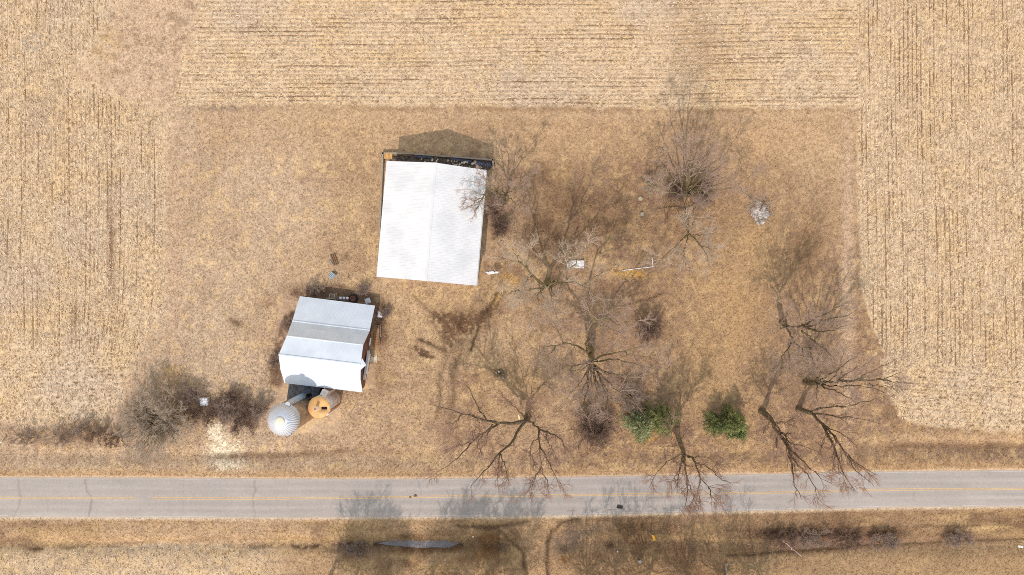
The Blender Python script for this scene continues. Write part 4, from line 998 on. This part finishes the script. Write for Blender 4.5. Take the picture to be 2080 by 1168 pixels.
# 2 middle tree
tree("bare spreading tree beside the pale well slab, below the white shed", (1112, 576), ([(1112, 573, 0), (1113, 577, 2.0), (1112, 581, 3.2)], .50, .42), [
    [(1110, 582, 3), (1093, 571, 5), (1082, 560, 6), (1071, 542, 7.5), (1060, 537, 8.5), (1042, 527, 10), (1010, 525, 11.5), .26], [(1108, 583, 3), (1079, 588, 5.5), (1058, 590, 7.5), (1050, 609, 9), .17], [(1082, 560, 6), (1069, 566, 7.5), (1060, 582, 9), .10],
    [(1115, 582, 3), (1132, 571, 5), (1144, 555, 7), (1150, 547, 8), (1158, 530, 10), (1170, 505, 12), .24], [(1148, 549, 8), (1165, 540, 9.5), (1185, 515, 11), (1200, 492, 12), .12], [(1150, 547, 8), (1153, 525, 9.5), (1148, 505, 11.5), .09],
    [(1115, 583, 3), (1144, 575, 5.5), (1155, 571, 6.5), (1168, 573, 7.5), (1181, 579, 9), (1199, 588, 10), (1211, 603, 11), .22], [(1181, 579, 9), (1205, 565, 10), (1230, 548, 11), (1262, 536, 12), .11], [(1115, 584, 3), (1119, 597, 5), (1124, 619, 8), (1132, 642, 10), .15],
    [(1108, 584, 3), (1088, 598, 5.5), (1089, 619, 8), (1092, 642, 10), .15], [(1116, 584, 3), (1127, 601, 6), (1140, 612, 8), .10], [(1071, 542, 7.5), (1074, 520, 9.5), (1082, 500, 11.5), .10], [(1060, 537, 8.5), (1046, 520, 10), (1038, 500, 11.5), .08], [(1058, 590, 7.5), (1036, 592, 9), (1014, 600, 10), .08],
    [(1092, 571, 5), (1100, 590, 8), (1108, 612, 11), .09]], 2, 'twig_grey', 'bark', dens=(8, 6, 4), hs=1.35)
# 3 biggest tree, centre right
tree("largest bare tree with many radiating limbs, above the brown bush and left pine", (1200, 716), ([(1199, 713, 0), (1201, 722, 2.5), (1203, 733, 5)], .62, .50), [
    [(1199, 716, 1.5), (1194, 704, 4), (1194, 688, 6.5), (1196, 670, 9), (1207, 653, 11), (1232, 645, 13), (1278, 632, 15), .30], [(1207, 653, 11), (1230, 644, 13), (1250, 626, 15), (1268, 612, 16), .13], [(1207, 653, 11), (1202, 643, 12.5), (1196, 626, 14), .10], [(1213, 657, 11.5), (1240, 668, 13), (1262, 682, 14), .10], [(1228, 648, 12.5), (1255, 656, 14), (1300, 650, 16), .10],
    [(1198, 716, 2), (1184, 710, 4.5), (1175, 705, 6), (1153, 699, 8), (1129, 705, 10), (1093, 705, 12), .22], [(1146, 698, 8.5), (1134, 673, 11), (1117, 650, 13), .13], [(1129, 705, 10), (1118, 714, 11.5), (1107, 724, 12.5), .10],
    [(1200, 733, 5), (1182, 740, 7), (1165, 744, 9), (1151, 756, 11), .15], [(1202, 735, 5), (1180, 752, 8), (1153, 752, 11), .08],
    [(1203, 731, 4.5), (1220, 724, 6.5), (1247, 720, 9), (1268, 715, 11), (1300, 708, 13), (1335, 695, 15), .20], [(1268, 715, 11), (1295, 722, 13), (1330, 728, 15), .10], [(1204, 735, 5), (1218, 735, 6.5), (1249, 729, 9), (1265, 734, 11), (1300, 742, 13), (1340, 752, 15), .18],
    [(1205, 740, 6), (1219, 753, 8), (1247, 762, 11), (1280, 770, 13), (1318, 780, 15), .17], [(1206, 742, 6), (1218, 760, 8), (1237, 777, 10.5), (1256, 795, 13), (1290, 820, 15.5), .19], [(1200, 742, 6), (1192, 760, 8), (1191, 774, 9.5), (1194, 792, 11), (1187, 818, 13.5), (1184, 845, 15.5), .25],
    [(1204, 745, 6.5), (1206, 760, 8.5), (1215, 786, 11.5), (1222, 800, 13), .16], [(1208, 748, 7), (1220, 769, 9.5), (1231, 791, 12), (1231, 818, 14), (1236, 850, 16), .19], [(1205, 752, 7.5), (1213, 790, 11), (1209, 832, 14), .12], [(1198, 745, 6), (1187, 764, 8.5), (1177, 781, 10.5), (1156, 800, 13), .13], [(1203, 745, 6.5), (1200, 770, 10), (1206, 800, 14), .12],
    [(1191, 774, 9.5), (1176, 800, 12), (1168, 812, 13), .09], [(1225, 780, 10.5), (1226, 800, 12.5), (1218, 830, 15), .10]], 3, 'twig', 'bark', dens=(7, 6, 5), hs=1.2)
# 4 wide tree by the road
tree("wide low bare tree with dark limbs trailing left and down over the road", (1072, 848), ([(1072, 847, 0), (1070, 851, 1.8), (1067, 855, 2.8)], .55, .45), [
    [(1067, 855, 2.8), (1037, 859, 4.5), (1014, 860, 5.5), (994, 855, 6.5), (968, 846, 7.5), (929, 837, 9), (896, 828, 10.5), (872, 821, 11.5), .32], [(988, 852, 6.7), (973, 829, 8.5), (959, 809, 10), (950, 787, 11), (927, 773, 12), .15], [(937, 842, 8.6), (924, 855, 10), (898, 860, 11), .09],
    [(1014, 860, 5.5), (996, 872, 6.5), (983, 878, 7.5), (960, 893, 9), (942, 917, 10.5), (905, 947, 12.5), (880, 965, 13.5), .2], [(1000, 862, 6), (991, 881, 8), (986, 902, 10), .10], [(1066, 857, 3), (1045, 886, 5), (1027, 908, 7), (1011, 922, 8.5), (996, 944, 10.5), (974, 962, 12), (952, 998, 13.5), .26],
    [(1013, 921, 8.3), (1014, 945, 10.5), (1011, 978, 12.5), .11], [(1015, 920, 8.3), (1024, 947, 10.5), (1033, 977, 12.5), .11], [(1069, 855, 2.8), (1086, 860, 4.5), (1094, 873, 6), (1095, 896, 8), (1100, 924, 10), (1100, 951, 11.5), .26], [(1100, 949, 11.4), (1083, 981, 13), (1066, 1004, 14), .10], [(1100, 949, 11.4), (1102, 962, 12.2), (1118, 992, 14), .10], [(1097, 905, 8.5), (1118, 945, 11.5), (1130, 972, 13), (1146, 995, 14), .11],
    [(1094, 873, 6), (1108, 876, 7), (1121, 878, 8), (1142, 895, 10), (1155, 918, 12), .16], [(1109, 878, 7), (1113, 901, 9), (1126, 918, 11), .10], [(1066, 850, 2.6), (1047, 828, 5), (1024, 811, 7), (1013, 792, 9), .12], [(1072, 848, 2), (1076, 832, 5), (1080, 812, 8), .08], [(968, 846, 7.5), (976, 862, 9), (958, 878, 10.5), .07], [(960, 893, 9), (940, 905, 10.5), (918, 908, 12), .08], [(983, 878, 7.5), (975, 896, 9.5), (970, 915, 11.5), .07], [(1096, 890, 7.5), (1080, 902, 9.5), (1076, 925, 11), .07]], 4, 'twig_red', 'bark_dark', dens=(8, 6, 6), r_lim=.15, hs=1.3)
tag(MB().box(P(1054, 847, 2.4), (.25, .9, .2), .25, rx=.3).build("broken_limb", new_mat("fresh_wood", lin(232, 206, 170), rough=.8), base=P(1054, 847, 0)), "pale split limb stub beside the wide roadside tree's trunk", "broken limb")
# 5 tree by the road, right of the pines' gap
tree("bare roadside tree between the two evergreen clumps, overhanging the road", (1374, 876), ([(1374, 873, 0), (1382, 900, 3.2), (1391, 923, 6)], .50, .40), [
    [(1386, 915, 5), (1387, 930, 6.5), (1387, 952, 8.5), (1379, 972, 10.5), (1377, 995, 12), .20], [(1390, 925, 6), (1391, 950, 8.5), (1396, 984, 11), (1393, 1010, 12.5), (1386, 1038, 14), .24], [(1391, 923, 6), (1410, 930, 7.5), (1417, 955, 9.5), (1424, 973, 11), (1439, 989, 12.5), (1462, 993, 13.5), .22], [(1439, 989, 12.5), (1443, 1008, 13.5), (1447, 1026, 14.5), .09],
    [(1395, 925, 6), (1412, 929, 8), (1448, 930, 10.5), (1468, 929, 12), .10], [(1388, 920, 5.6), (1372, 930, 8), (1358, 940, 9.5), (1338, 957, 11.5), (1318, 993, 14), .12], [(1412, 938, 8), (1430, 946, 10), (1444, 953, 11), (1465, 973, 13), (1490, 985, 14.5), .12], [(1424, 973, 11), (1420, 995, 13), (1423, 1020, 14.5), .09], [(1387, 945, 8), (1370, 965, 10.5), (1350, 985, 13), .08],
    [(1378, 888, 2.5), (1372, 872, 6), (1366, 852, 9), .10], [(1380, 893, 3), (1394, 880, 6), (1404, 862, 9), .09], [(1383, 905, 4), (1360, 905, 7), (1340, 908, 9), .09], [(1396, 980, 10.8), (1408, 1005, 13), (1412, 1025, 14.5), .09]], 5, 'twig_red', 'bark', dens=(8, 6, 6), hs=1.3)
# 6 clump in the upper right
tree("dense many-stemmed bare tree clump at the upper right of the lot", (1388, 395), ([(1388, 396, 0), (1390, 391, 1.5), (1392, 386, 2.5)], .6, .5), [
    [(1392, 388, 2), (1396, 365, 5), (1396, 335, 8.5), (1392, 305, 12), (1390, 285, 14), .24], [(1395, 388, 2), (1402, 362, 5), (1408, 335, 8.5), (1418, 305, 12), (1430, 272, 15), .24], [(1396, 387, 2), (1412, 360, 5.5), (1424, 335, 9), (1448, 300, 13), .2], [(1398, 388, 2), (1420, 365, 6), (1450, 345, 10), (1485, 318, 14), .18],
    [(1398, 390, 2), (1425, 380, 5.5), (1455, 374, 8), (1490, 362, 11), .16], [(1396, 392, 1.5), (1430, 388, 4.5), (1460, 386, 6.5), (1501, 378, 8.5), (1519, 360, 10), (1529, 345, 11), (1548, 347, 12), .17], [(1501, 379, 8.5), (1514, 392, 9.5), (1527, 405, 10.5), .08],
    [(1390, 386, 2), (1380, 360, 6), (1372, 330, 10), (1370, 300, 13), .16], [(1389, 388, 2), (1370, 372, 5), (1352, 352, 9), (1340, 330, 12), .14], [(1388, 391, 1.5), (1366, 392, 4), (1345, 385, 7), (1328, 372, 10), .12], [(1392, 393, 1.5), (1395, 398, 4), (1404, 406, 7), .1], [(1398, 393, 1.5), (1418, 400, 4), (1435, 412, 7), .1], [(1400, 390, 2), (1440, 365, 7), (1470, 352, 10), .13], [(1394, 388, 2), (1400, 350, 7), (1404, 318, 11), (1408, 290, 14), .15]], 6, 'twig', 'bark', dens=(8, 7, 5), hs=1.1)
# 7 smaller tree below
tree("small bare tree with three drooping dark limbs below the many-stemmed clump", (1395, 448), ([(1395, 447, 0), (1397, 460, 2.5), (1398, 475, 5)], .30, .24), [
    [(1398, 474, 5), (1390, 484, 6), (1375, 501, 7.5), (1352, 523, 9), (1331, 543, 10.5), .15], [(1398, 476, 5), (1394, 495, 7), (1390, 517, 8.5), (1394, 545, 10.5), .11], [(1400, 475, 5), (1410, 482, 6), (1424, 499, 8), (1434, 519, 9.5), (1443, 547, 11), .15], [(1404, 478, 5.5), (1418, 477, 7.5), (1436, 473, 9), .09], [(1397, 468, 4), (1390, 455, 7), (1384, 440, 9), .08], [(1398, 465, 4), (1408, 455, 7), (1416, 440, 9), .08], [(1424, 499, 8), (1442, 505, 9.5), (1460, 512, 11), .07]], 7, 'twig_grey', 'bark', dens=(8, 6, 5), hs=1.2)
# 8, 9 roadside trees on the right
tree("bare tree with a trunk leaning toward the road, left of the lot's lower right corner", (1547, 834), ([(1547, 834, 0), (1560, 846, 1.5), (1570, 857, 3)], .55, .46), [
    [(1570, 857, 3), (1581, 877, 5), (1592, 893, 6.5), (1603, 908, 8), (1608, 938, 10.5), (1611, 980, 13), (1628, 1015, 15), .33], [(1572, 860, 3.2), (1588, 880, 5.5), (1604, 900, 8), (1646, 911, 10.5), (1660, 915, 11.5), .18], [(1600, 903, 7.5), (1620, 928, 10), (1641, 954, 12), (1690, 983, 15), .18], [(1573, 858, 3.2), (1590, 858, 5), (1616, 849, 7.5), (1635, 842, 9), .08], [(1580, 876, 5), (1579, 900, 8), (1577, 930, 10.5), .10], [(1606, 925, 9.5), (1626, 950, 12), (1646, 975, 13.5), (1664, 1016, 15.5), .13], [(1578, 872, 4.6), (1596, 885, 7), (1608, 880, 9), .08], [(1585, 885, 5.5), (1598, 915, 9), (1600, 950, 12), .12], [(1566, 855, 2.8), (1555, 865, 5), (1548, 880, 7), .06]], 8, 'twig_red', 'bark_dark', dens=(8, 6, 6), hs=1.4)
tree("bare tree leaning right across the lot's lower right corner toward the road", (1622, 831), ([(1622, 831, 0), (1638, 836, 1.8), (1652, 840, 3)], .5, .4), [
    [(1652, 841, 3), (1671, 864, 5), (1688, 892, 7), (1701, 924, 9), (1716, 965, 12), (1742, 1002, 14.5), .28], [(1648, 836, 3), (1671, 828, 5), (1701, 826, 7), (1740, 821, 9.5), (1802, 803, 13), .2], [(1655, 840, 3.2), (1678, 842, 5), (1701, 844, 7), (1750, 850, 10), (1790, 862, 12), .15], [(1672, 862, 5), (1701, 890, 7.5), (1723, 928, 10), (1757, 954, 12), (1790, 967, 14), .2], [(1690, 880, 6.5), (1714, 920, 10), (1744, 962, 12.5), (1776, 990, 14.5), .15], [(1668, 858, 4.8), (1688, 872, 7), (1706, 880, 9), (1740, 905, 12), .12], [(1705, 930, 9.4), (1702, 950, 11), (1720, 985, 13.5), .09], [(1695, 905, 7.8), (1696, 930, 10), (1690, 950, 12), .07], [(1680, 880, 6), (1672, 905, 9), (1664, 925, 11), .06]], 9, 'twig_red', 'bark_dark', dens=(8, 6, 6), hs=1.35)
# 10, 11 big pair at the right boundary
tree("tall bare tree at the right boundary with pale twigs and sweeping limbs", (1590, 655), ([(1590, 654, 0), (1594, 660, 3), (1600, 665, 5)], .5, .4), [
    [(1600, 663, 5), (1633, 663, 7.5), (1655, 647, 9.5), (1679, 635, 11.5), (1698, 621, 13), (1728, 612, 15), .23], [(1633, 664, 7.5), (1645, 665, 8.5), (1665, 654, 10), (1684, 645, 11.5), (1715, 642, 13), (1738, 630, 14.5), .18], [(1640, 667, 8), (1653, 669, 9), (1669, 673, 10.5), (1689, 670, 12), (1717, 660, 13.5), (1736, 657, 14.5), .17],
    [(1598, 666, 5), (1606, 680, 7), (1612, 695, 8.5), (1629, 705, 10), (1650, 706, 12), .2], [(1629, 705, 10), (1632, 735, 13), .10], [(1645, 705, 11.6), (1650, 726, 13.2), (1658, 740, 14.5), .10], [(1628, 672, 7.5), (1641, 683, 9.5), (1667, 702, 12), (1694, 727, 14.5), .15], [(1596, 660, 4), (1590, 668, 7), (1570, 655, 10), .09], [(1597, 658, 4), (1598, 640, 9), (1596, 625, 12), .08], [(1612, 695, 8.5), (1598, 712, 11), (1590, 735, 13.5), (1586, 752, 14.5), .09], [(1612, 664, 6), (1640, 655, 10), (1645, 630, 14), .1], [(1605, 690, 8), (1600, 715, 12), (1612, 745, 15), .09]], 10, 'twig', 'bark_dark', dens=(7, 6, 5), hs=1.3)
tree("broad bare tree at the right boundary with limbs reaching over the corn stubble", (1637, 776), ([(1637, 776, 0), (1650, 777, 2.5), (1664, 777, 4.5)], .52, .42), [
    [(1664, 777, 4.5), (1700, 775, 7), (1740, 772, 9.5), (1790, 768, 12), (1835, 755, 14.5), .26], [(1780, 769, 11.5), (1815, 773, 13.2), (1866, 779, 15.5), .12], [(1664, 779, 4.5), (1701, 785, 7), (1757, 781, 10), (1800, 798, 13), (1818, 809, 14), .17], [(1662, 780, 4.4), (1680, 790, 7), (1702, 798, 9), (1740, 822, 12), .16], [(1660, 775, 4.2), (1668, 755, 7), (1672, 735, 10), (1676, 705, 13), .15], [(1664, 775, 4.5), (1690, 758, 8), (1720, 735, 11), (1750, 712, 14), .17], [(1700, 775, 7), (1730, 755, 10), (1770, 735, 13), .13], [(1658, 777, 4), (1662, 795, 7), (1660, 815, 10), .09], [(1740, 772, 9.5), (1780, 750, 12), (1822, 728, 14.5), .12], [(1660, 774, 4), (1652, 752, 8), (1640, 730, 12), .12], [(1680, 776, 5.6), (1700, 760, 9), (1712, 740, 12), (1715, 715, 14.5), .12], [(1757, 780, 10), (1790, 785, 12.5), (1835, 792, 15), .10]], 11, 'twig', 'bark_dark', dens=(7, 6, 5), hs=1.3)

def radial_limbs(cx, cy, n, rpx_, h, R, lean=(0, 0), hmin=.4, sx=1.0):
    out = []
    for i in range(n):
        a = 2 * math.pi * (i + R.random() * .8) / n; q = R.uniform(.35, 1.0); hh = h * (1.15 - .45 * q) * R.uniform(.8, 1.1)
        ox = (R.random() - .5) * rpx_ * 1.3 * (sx - 1); oy = (R.random() - .5) * rpx_ * .3 * (sx - 1)
        def pt(f, g): return (cx + ox + math.cos(a) * rpx_ * q * f + lean[0] * g, cy + oy + math.sin(a) * rpx_ * q * f + lean[1] * g, hmin + hh * g)
        out.append([pt(.05, .02), pt(.35, .40), pt(.7, .75), pt(1.0, 1.0), .035 + .05 * R.random()])
    return out
def bush(label, cx, cy, rpx_, h, n, seed, twig, dens=(7, 5, 4), cat="bush", group=None, name="bare_bush", lean=(0, 0), lens=((.6, 1.5), (.4, .9), (.25, .6)), rr=.05, rt=.010, sx=1.0):
    R = np.random.default_rng(seed)
    t = empty(name, P(cx, cy, 0), label, cat, group)
    LP, LR = [], []
    for lm in radial_limbs(cx, cy, n, rpx_, h, R, lean, .4, sx):
        r = min(lm[-1], rr); LP.append(resample([P(*q) for q in lm[:-1]], 9)); LR.append(np.linspace(r, .012, 9))
        LP[-1][0, 2] = -.1
    LP, LR = np.array(LP), np.array(LR)
    g1 = grow(LP, LR, dens[0], *lens[0], (20, 55), .2, 6, .12, .6, .016, R, .18)
    g2 = grow(*g1, dens[1], *lens[1], (20, 60), .15, 4, .08, .6, .012, R, .2)
    parts = [g1, g2]
    if dens[2]: parts.append(grow(*g2, dens[2], *lens[2], (20, 60), .1, 3, .05, .6, rt, R, .2))
    v, f = tubes([(LP, LR)], 5); mesh_np("stems", v, f, M['bark_dark'] if twig == 'twig_dark' else M['bark'], parent=t)
    v, f = tubes(parts, 3); mesh_np("twigs", v, f, M[twig], parent=t)
    return t
# left: the big grey thicket tree and its low limbs
tree("large grey-brown rounded bare thicket tree left of the concrete block, beside the corn field", (335, 836), ([(335, 836, 0), (334, 838, .8), (333, 840, 1.4)], .45, .4),
     [[(333, 840, 1.2), (325, 860, 4), (316, 894, 7), (300, 930, 9), .10], [(333, 840, 1.2), (330, 865, 4), (322, 898, 7), (318, 915, 8), .10]] + [l[:-1] + [.11] for l in radial_limbs(328, 852, 54, 84, 4.6, np.random.default_rng(55), (-18, 6), .8)], 12, 'twig_grey', 'bark', dens=(7, 6, 5), lens=((1.2, 2.8), (.6, 1.6), (.4, .9)))
BU = "leafless bushes on the lot"
bush("wide brown bush on the lawn left of the left evergreens, twigs fanning toward the road", 1205, 868, 56, 3.4, 54, 21, 'twig_dark', dens=(8, 6, 4), group=BU, lean=(4, 4))
bush("round dark bush right of the largest tree, alone on the lawn", 1318, 668, 32, 3.2, 30, 22, 'twig_dark', dens=(7, 5, 4), group=BU)
bush("brown brush mound under the largest tree's right side, just above the left evergreens", 1280, 805, 34, 2.6, 24, 23, 'twig', group=BU)
bush("small dark reddish bush on the right side of the white shed", 1018, 464, 18, 2.0, 20, 24, 'twig_dark', group=BU)
bush("reddish scrub between the white shed's right wall and its overhanging tree", 1003, 425, 20, 2.2, 18, 25, 'twig_red', group=BU)
bush("dark low scrub at the foot of the many-stemmed tree clump, left side", 1372, 390, 20, 2.4, 20, 26, 'twig_dark', group=BU)
bush("dark low scrub at the foot of the many-stemmed tree clump, right side", 1428, 392, 26, 2.4, 22, 27, 'twig_dark', group=BU)
bush("small grey sapling left of the many-stemmed tree clump, above the concrete discs", 1325, 382, 24, 3.2, 12, 28, 'twig_grey', dens=(6, 5, 3), group=BU, name="sapling", lean=(4, -4))
bush("pale sapling growing right behind the well slab", 1162, 526, 26, 4.5, 8, 29, 'twig_grey', dens=(5, 4, 3), group=BU, name="sapling", lean=(4, -18))
HG = "bramble hedge between thicket and silos"
for i, (x, y, r, h, lab) in enumerate(((385, 800, 20, 1.6, "bramble clump above left of the concrete block, next to the thicket tree"), (392, 838, 26, 1.9, "bramble clump below left of the concrete block"), (430, 842, 24, 1.7, "bramble clump directly below the concrete block"), (462, 838, 26, 1.8, "bramble clump in the middle of the hedge right of the block"), (470, 808, 20, 1.2, "sparse bramble clump on the upper side of the hedge"), (498, 838, 25, 1.9, "bramble clump right of the hedge's middle"), (528, 832, 20, 1.8, "dark bramble clump touching the taller silo"), (490, 862, 22, 1.3, "low bramble clump on the road side of the hedge"))):
    bush(lab, x, y, r, h, 20, 100 + i, 'twig_dark' if i % 3 else 'twig', dens=(7, 5, 3), group=HG, name="bramble", sx=1.9, lens=((.5, 1.1), (.3, .7), (.2, .5)))
BW = "weeds around the barn walls"
for i, (x, y, r, h, lab) in enumerate(((640, 588, 18, 1.0, "dry weeds behind the barn's upper left roof edge"), (585, 660, 16, 1.0, "dry weeds along the barn's left wall, upper of the pair"), (562, 735, 16, 1.0, "dry weeds along the barn's left wall, lower of the pair"), (738, 588, 12, .8, "dry weeds above the tractor tyre behind the barn"), (784, 636, 11, .7, "dry weeds right of the barn beside the grey rubble"))):
    bush(lab, x, y, r * .8, h, 16, 180 + i, 'twig', dens=(5, 4, 3), group=BW, name="weed_bush", sx=1.8, lens=((.4, .9), (.3, .6), (.2, .4)))
WD = "weeds along the left field edge"
for i, (x, y, r, h, lab) in enumerate(((200, 880, 24, 1.6, "dark weed bush left of the grey thicket tree"), (235, 892, 20, 1.3, "weed bush at the lower left foot of the thicket tree"), (160, 872, 22, 1.3, "weed bush on the field edge between darker weeds"), (120, 884, 22, 1.1, "low weed patch further left along the field edge"), (55, 886, 26, .9, "lowest weed patch near the left picture edge"), (262, 845, 20, 1.7, "brown weed bush between the corn stubble and the thicket tree"))):
    bush(lab, x, y, r, h, 16, 130 + i, 'twig_dark' if i < 2 else 'twig', dens=(6, 5, 3), group=WD, name="weed_bush", sx=2.0, lens=((.4, 1.0), (.3, .6), (.2, .4)))
DB = "brush in the ditch south of the road"
for i, (x, y, r, h, lab) in enumerate(((1590, 1092, 30, 1.0, "dark brush around the fallen pole in the ditch"), (1650, 1094, 32, .9, "brown brush just right of the fallen pole"), (1720, 1098, 32, .8, "brown brush in the middle of the right ditch"), (1800, 1098, 26, 1.1, "dark brush at the right end of the long ditch thicket"), (1945, 1094, 22, .9, "separate dark brush patch near the right edge of the ditch"), (715, 1116, 26, .7, "pale reedy brush left of the ditch puddle"))):
    bush(lab, x, y, r * .62, h * .8, 30, 160 + i, 'twig_dark' if i in (0, 2) else 'twig', dens=(6, 5, 3), group=DB, name="ditch_brush", sx=3.2, lens=((.4, 1.0), (.3, .6), (.2, .4)))

# evergreens
def conifer(label, cx, cy, rpx_, h, seed, hue, n=260, group="evergreens by the road", shape=.62):
    R = np.random.default_rng(seed); b = P(cx, cy, 0); t = empty("evergreen_tree", b, label, "evergreen", group)
    rad = rpx_ * H / F
    V, Fc, Cc, BR = [], [], [], []
    n0 = 0
    for i in range(n):
        u = (i + R.random()) / n; z0 = .25 + (h - .3) * u
        a = i * 2.39996 + R.normal() * .25
        L = rad * (1 - u) ** shape * R.uniform(.65, 1.15) * (1 + .22 * math.sin(3 * a + seed) + .16 * math.sin(5 * a + 2 * seed)) + .12
        dr = np.array((math.cos(a), math.sin(a), R.uniform(.05, .45) * (0.4 + u)))
        k = int(40 + 40 * L)
        tt = R.uniform(.12, 1.0, k)
        p = b + (0, 0, z0) + dr * (L * tt)[:, None] + R.normal(0, .05 + .03 * L, (k, 3)); p[:, 2] -= .25 * L * tt ** 2 * (1 - u)
        d = dr / np.linalg.norm(dr) * .7 + R.normal(0, .55, (k, 3)); d /= np.linalg.norm(d, axis=1, keepdims=True)
        s = np.cross(d, R.normal(size=(k, 3))); s /= np.linalg.norm(s, axis=1, keepdims=True)
        ln = R.uniform(.10, .24, k)[:, None]; wd = R.uniform(.02, .045, k)[:, None]
        V.append(np.stack([p - s * wd, p + s * wd, p + d * ln + s * wd * .5, p + d * ln - s * wd * .5], 1).reshape(-1, 3))
        cc = np.array(hue) * R.uniform(.4, 1.5, (k, 1)) * R.uniform(.6, 1.3) * np.array([1, 1, 1]) ; cc[R.random(k) < .12] = lin(120, 112, 70)
        Cc.append(np.repeat(cc, 4, 0))
        BR.append(np.stack([b + (0, 0, z0), b + (0, 0, z0) + dr * L * .9 - (0, 0, .2 * L * (1 - u))]))
    V = np.concatenate(V); f = np.arange(len(V)).reshape(-1, 4)
    mesh_np("crown", V, f, M['needle'], parent=t, col=np.clip(np.concatenate(Cc), .005, .5))
    BR = np.array(BR); v, f = tubes([(np.repeat(BR, 2, 1)[:, [0, 3]], np.tile(np.array([.03, .01]), (len(BR), 1)))], 4)
    v0, f0 = tubes([(np.array([[b + (0, 0, -.2), b + (0, 0, h * .5), b + (0, 0, h * .97)]]), np.array([[.15, .1, .02]]))], 8)
    mesh_np("trunk", np.concatenate([v0, v]), np.concatenate([f0, f + len(v0)]), M['bark'], parent=t)
blue, grn, dgrn = lin(160, 172, 122), lin(144, 154, 96), lin(118, 132, 82)
conifer("bluish evergreen, left tree of the left evergreen clump beside the brown bush", 1296, 858, 37, 6.0, 31, blue, 210)
conifer("green evergreen, right tree of the left evergreen clump", 1340, 847, 34, 6.2, 32, grn, 200)
conifer("slim dark evergreen on the left side of the right evergreen clump", 1448, 856, 24, 6.0, 33, dgrn, 150)
conifer("bushy bright evergreen in the middle of the right evergreen clump", 1481, 852, 30, 6.4, 34, grn, 180)
conifer("lowest small evergreen at the lower right of the right evergreen clump", 1494, 874, 19, 3.6, 35, dgrn * 1.1, 140)

# trees just south of the frame; their shadows fall on the road and verge
SH = "trees south of the road casting shade"
for i, (x, y, hh, r) in enumerate(((648, 1230, 13, 56), (700, 1236, 12, 44), (745, 1242, 11, 24), (862, 1228, 13, 56), (910, 1234, 13.5, 60), (978, 1234, 12.5, 58), (1030, 1238, 13, 60))):
    R = np.random.default_rng(70 + i)
    tree("bare tree just south of the picture whose dense crown shades the road", (x, y), ([(x, y, 0), (x, y + 6, 4), (x, y + 12, 7)], .4, .3),
         [[(x, y + 12, 7)] + l[1:-1] + [.10] for l in radial_limbs(x, y + 56, 20, r, hh * 1.1, R, (0, 60), 6.5)], 60 + i, 'twig_dark', dens=(8, 7, 5), group=SH, rt=.012)
for i, (x, y) in enumerate(((1190, 1226), (1250, 1222), (1320, 1224), (1400, 1222), (1480, 1226), (1550, 1224))):
    R = np.random.default_rng(80 + i)
    tree("bare tree just south of the picture whose thin shade falls on the verge", (x, y), ([(x, y, 0), (x, y + 4, 3), (x, y + 8, 5)], .4, .3),
         [[(x, y + 8, 5)] + l[1:-1] + [.12] for l in radial_limbs(x, y + 40, 16, 90, 12, R, (0, 40), 5)], 90 + i, dens=(7, 6, 5), group=SH)
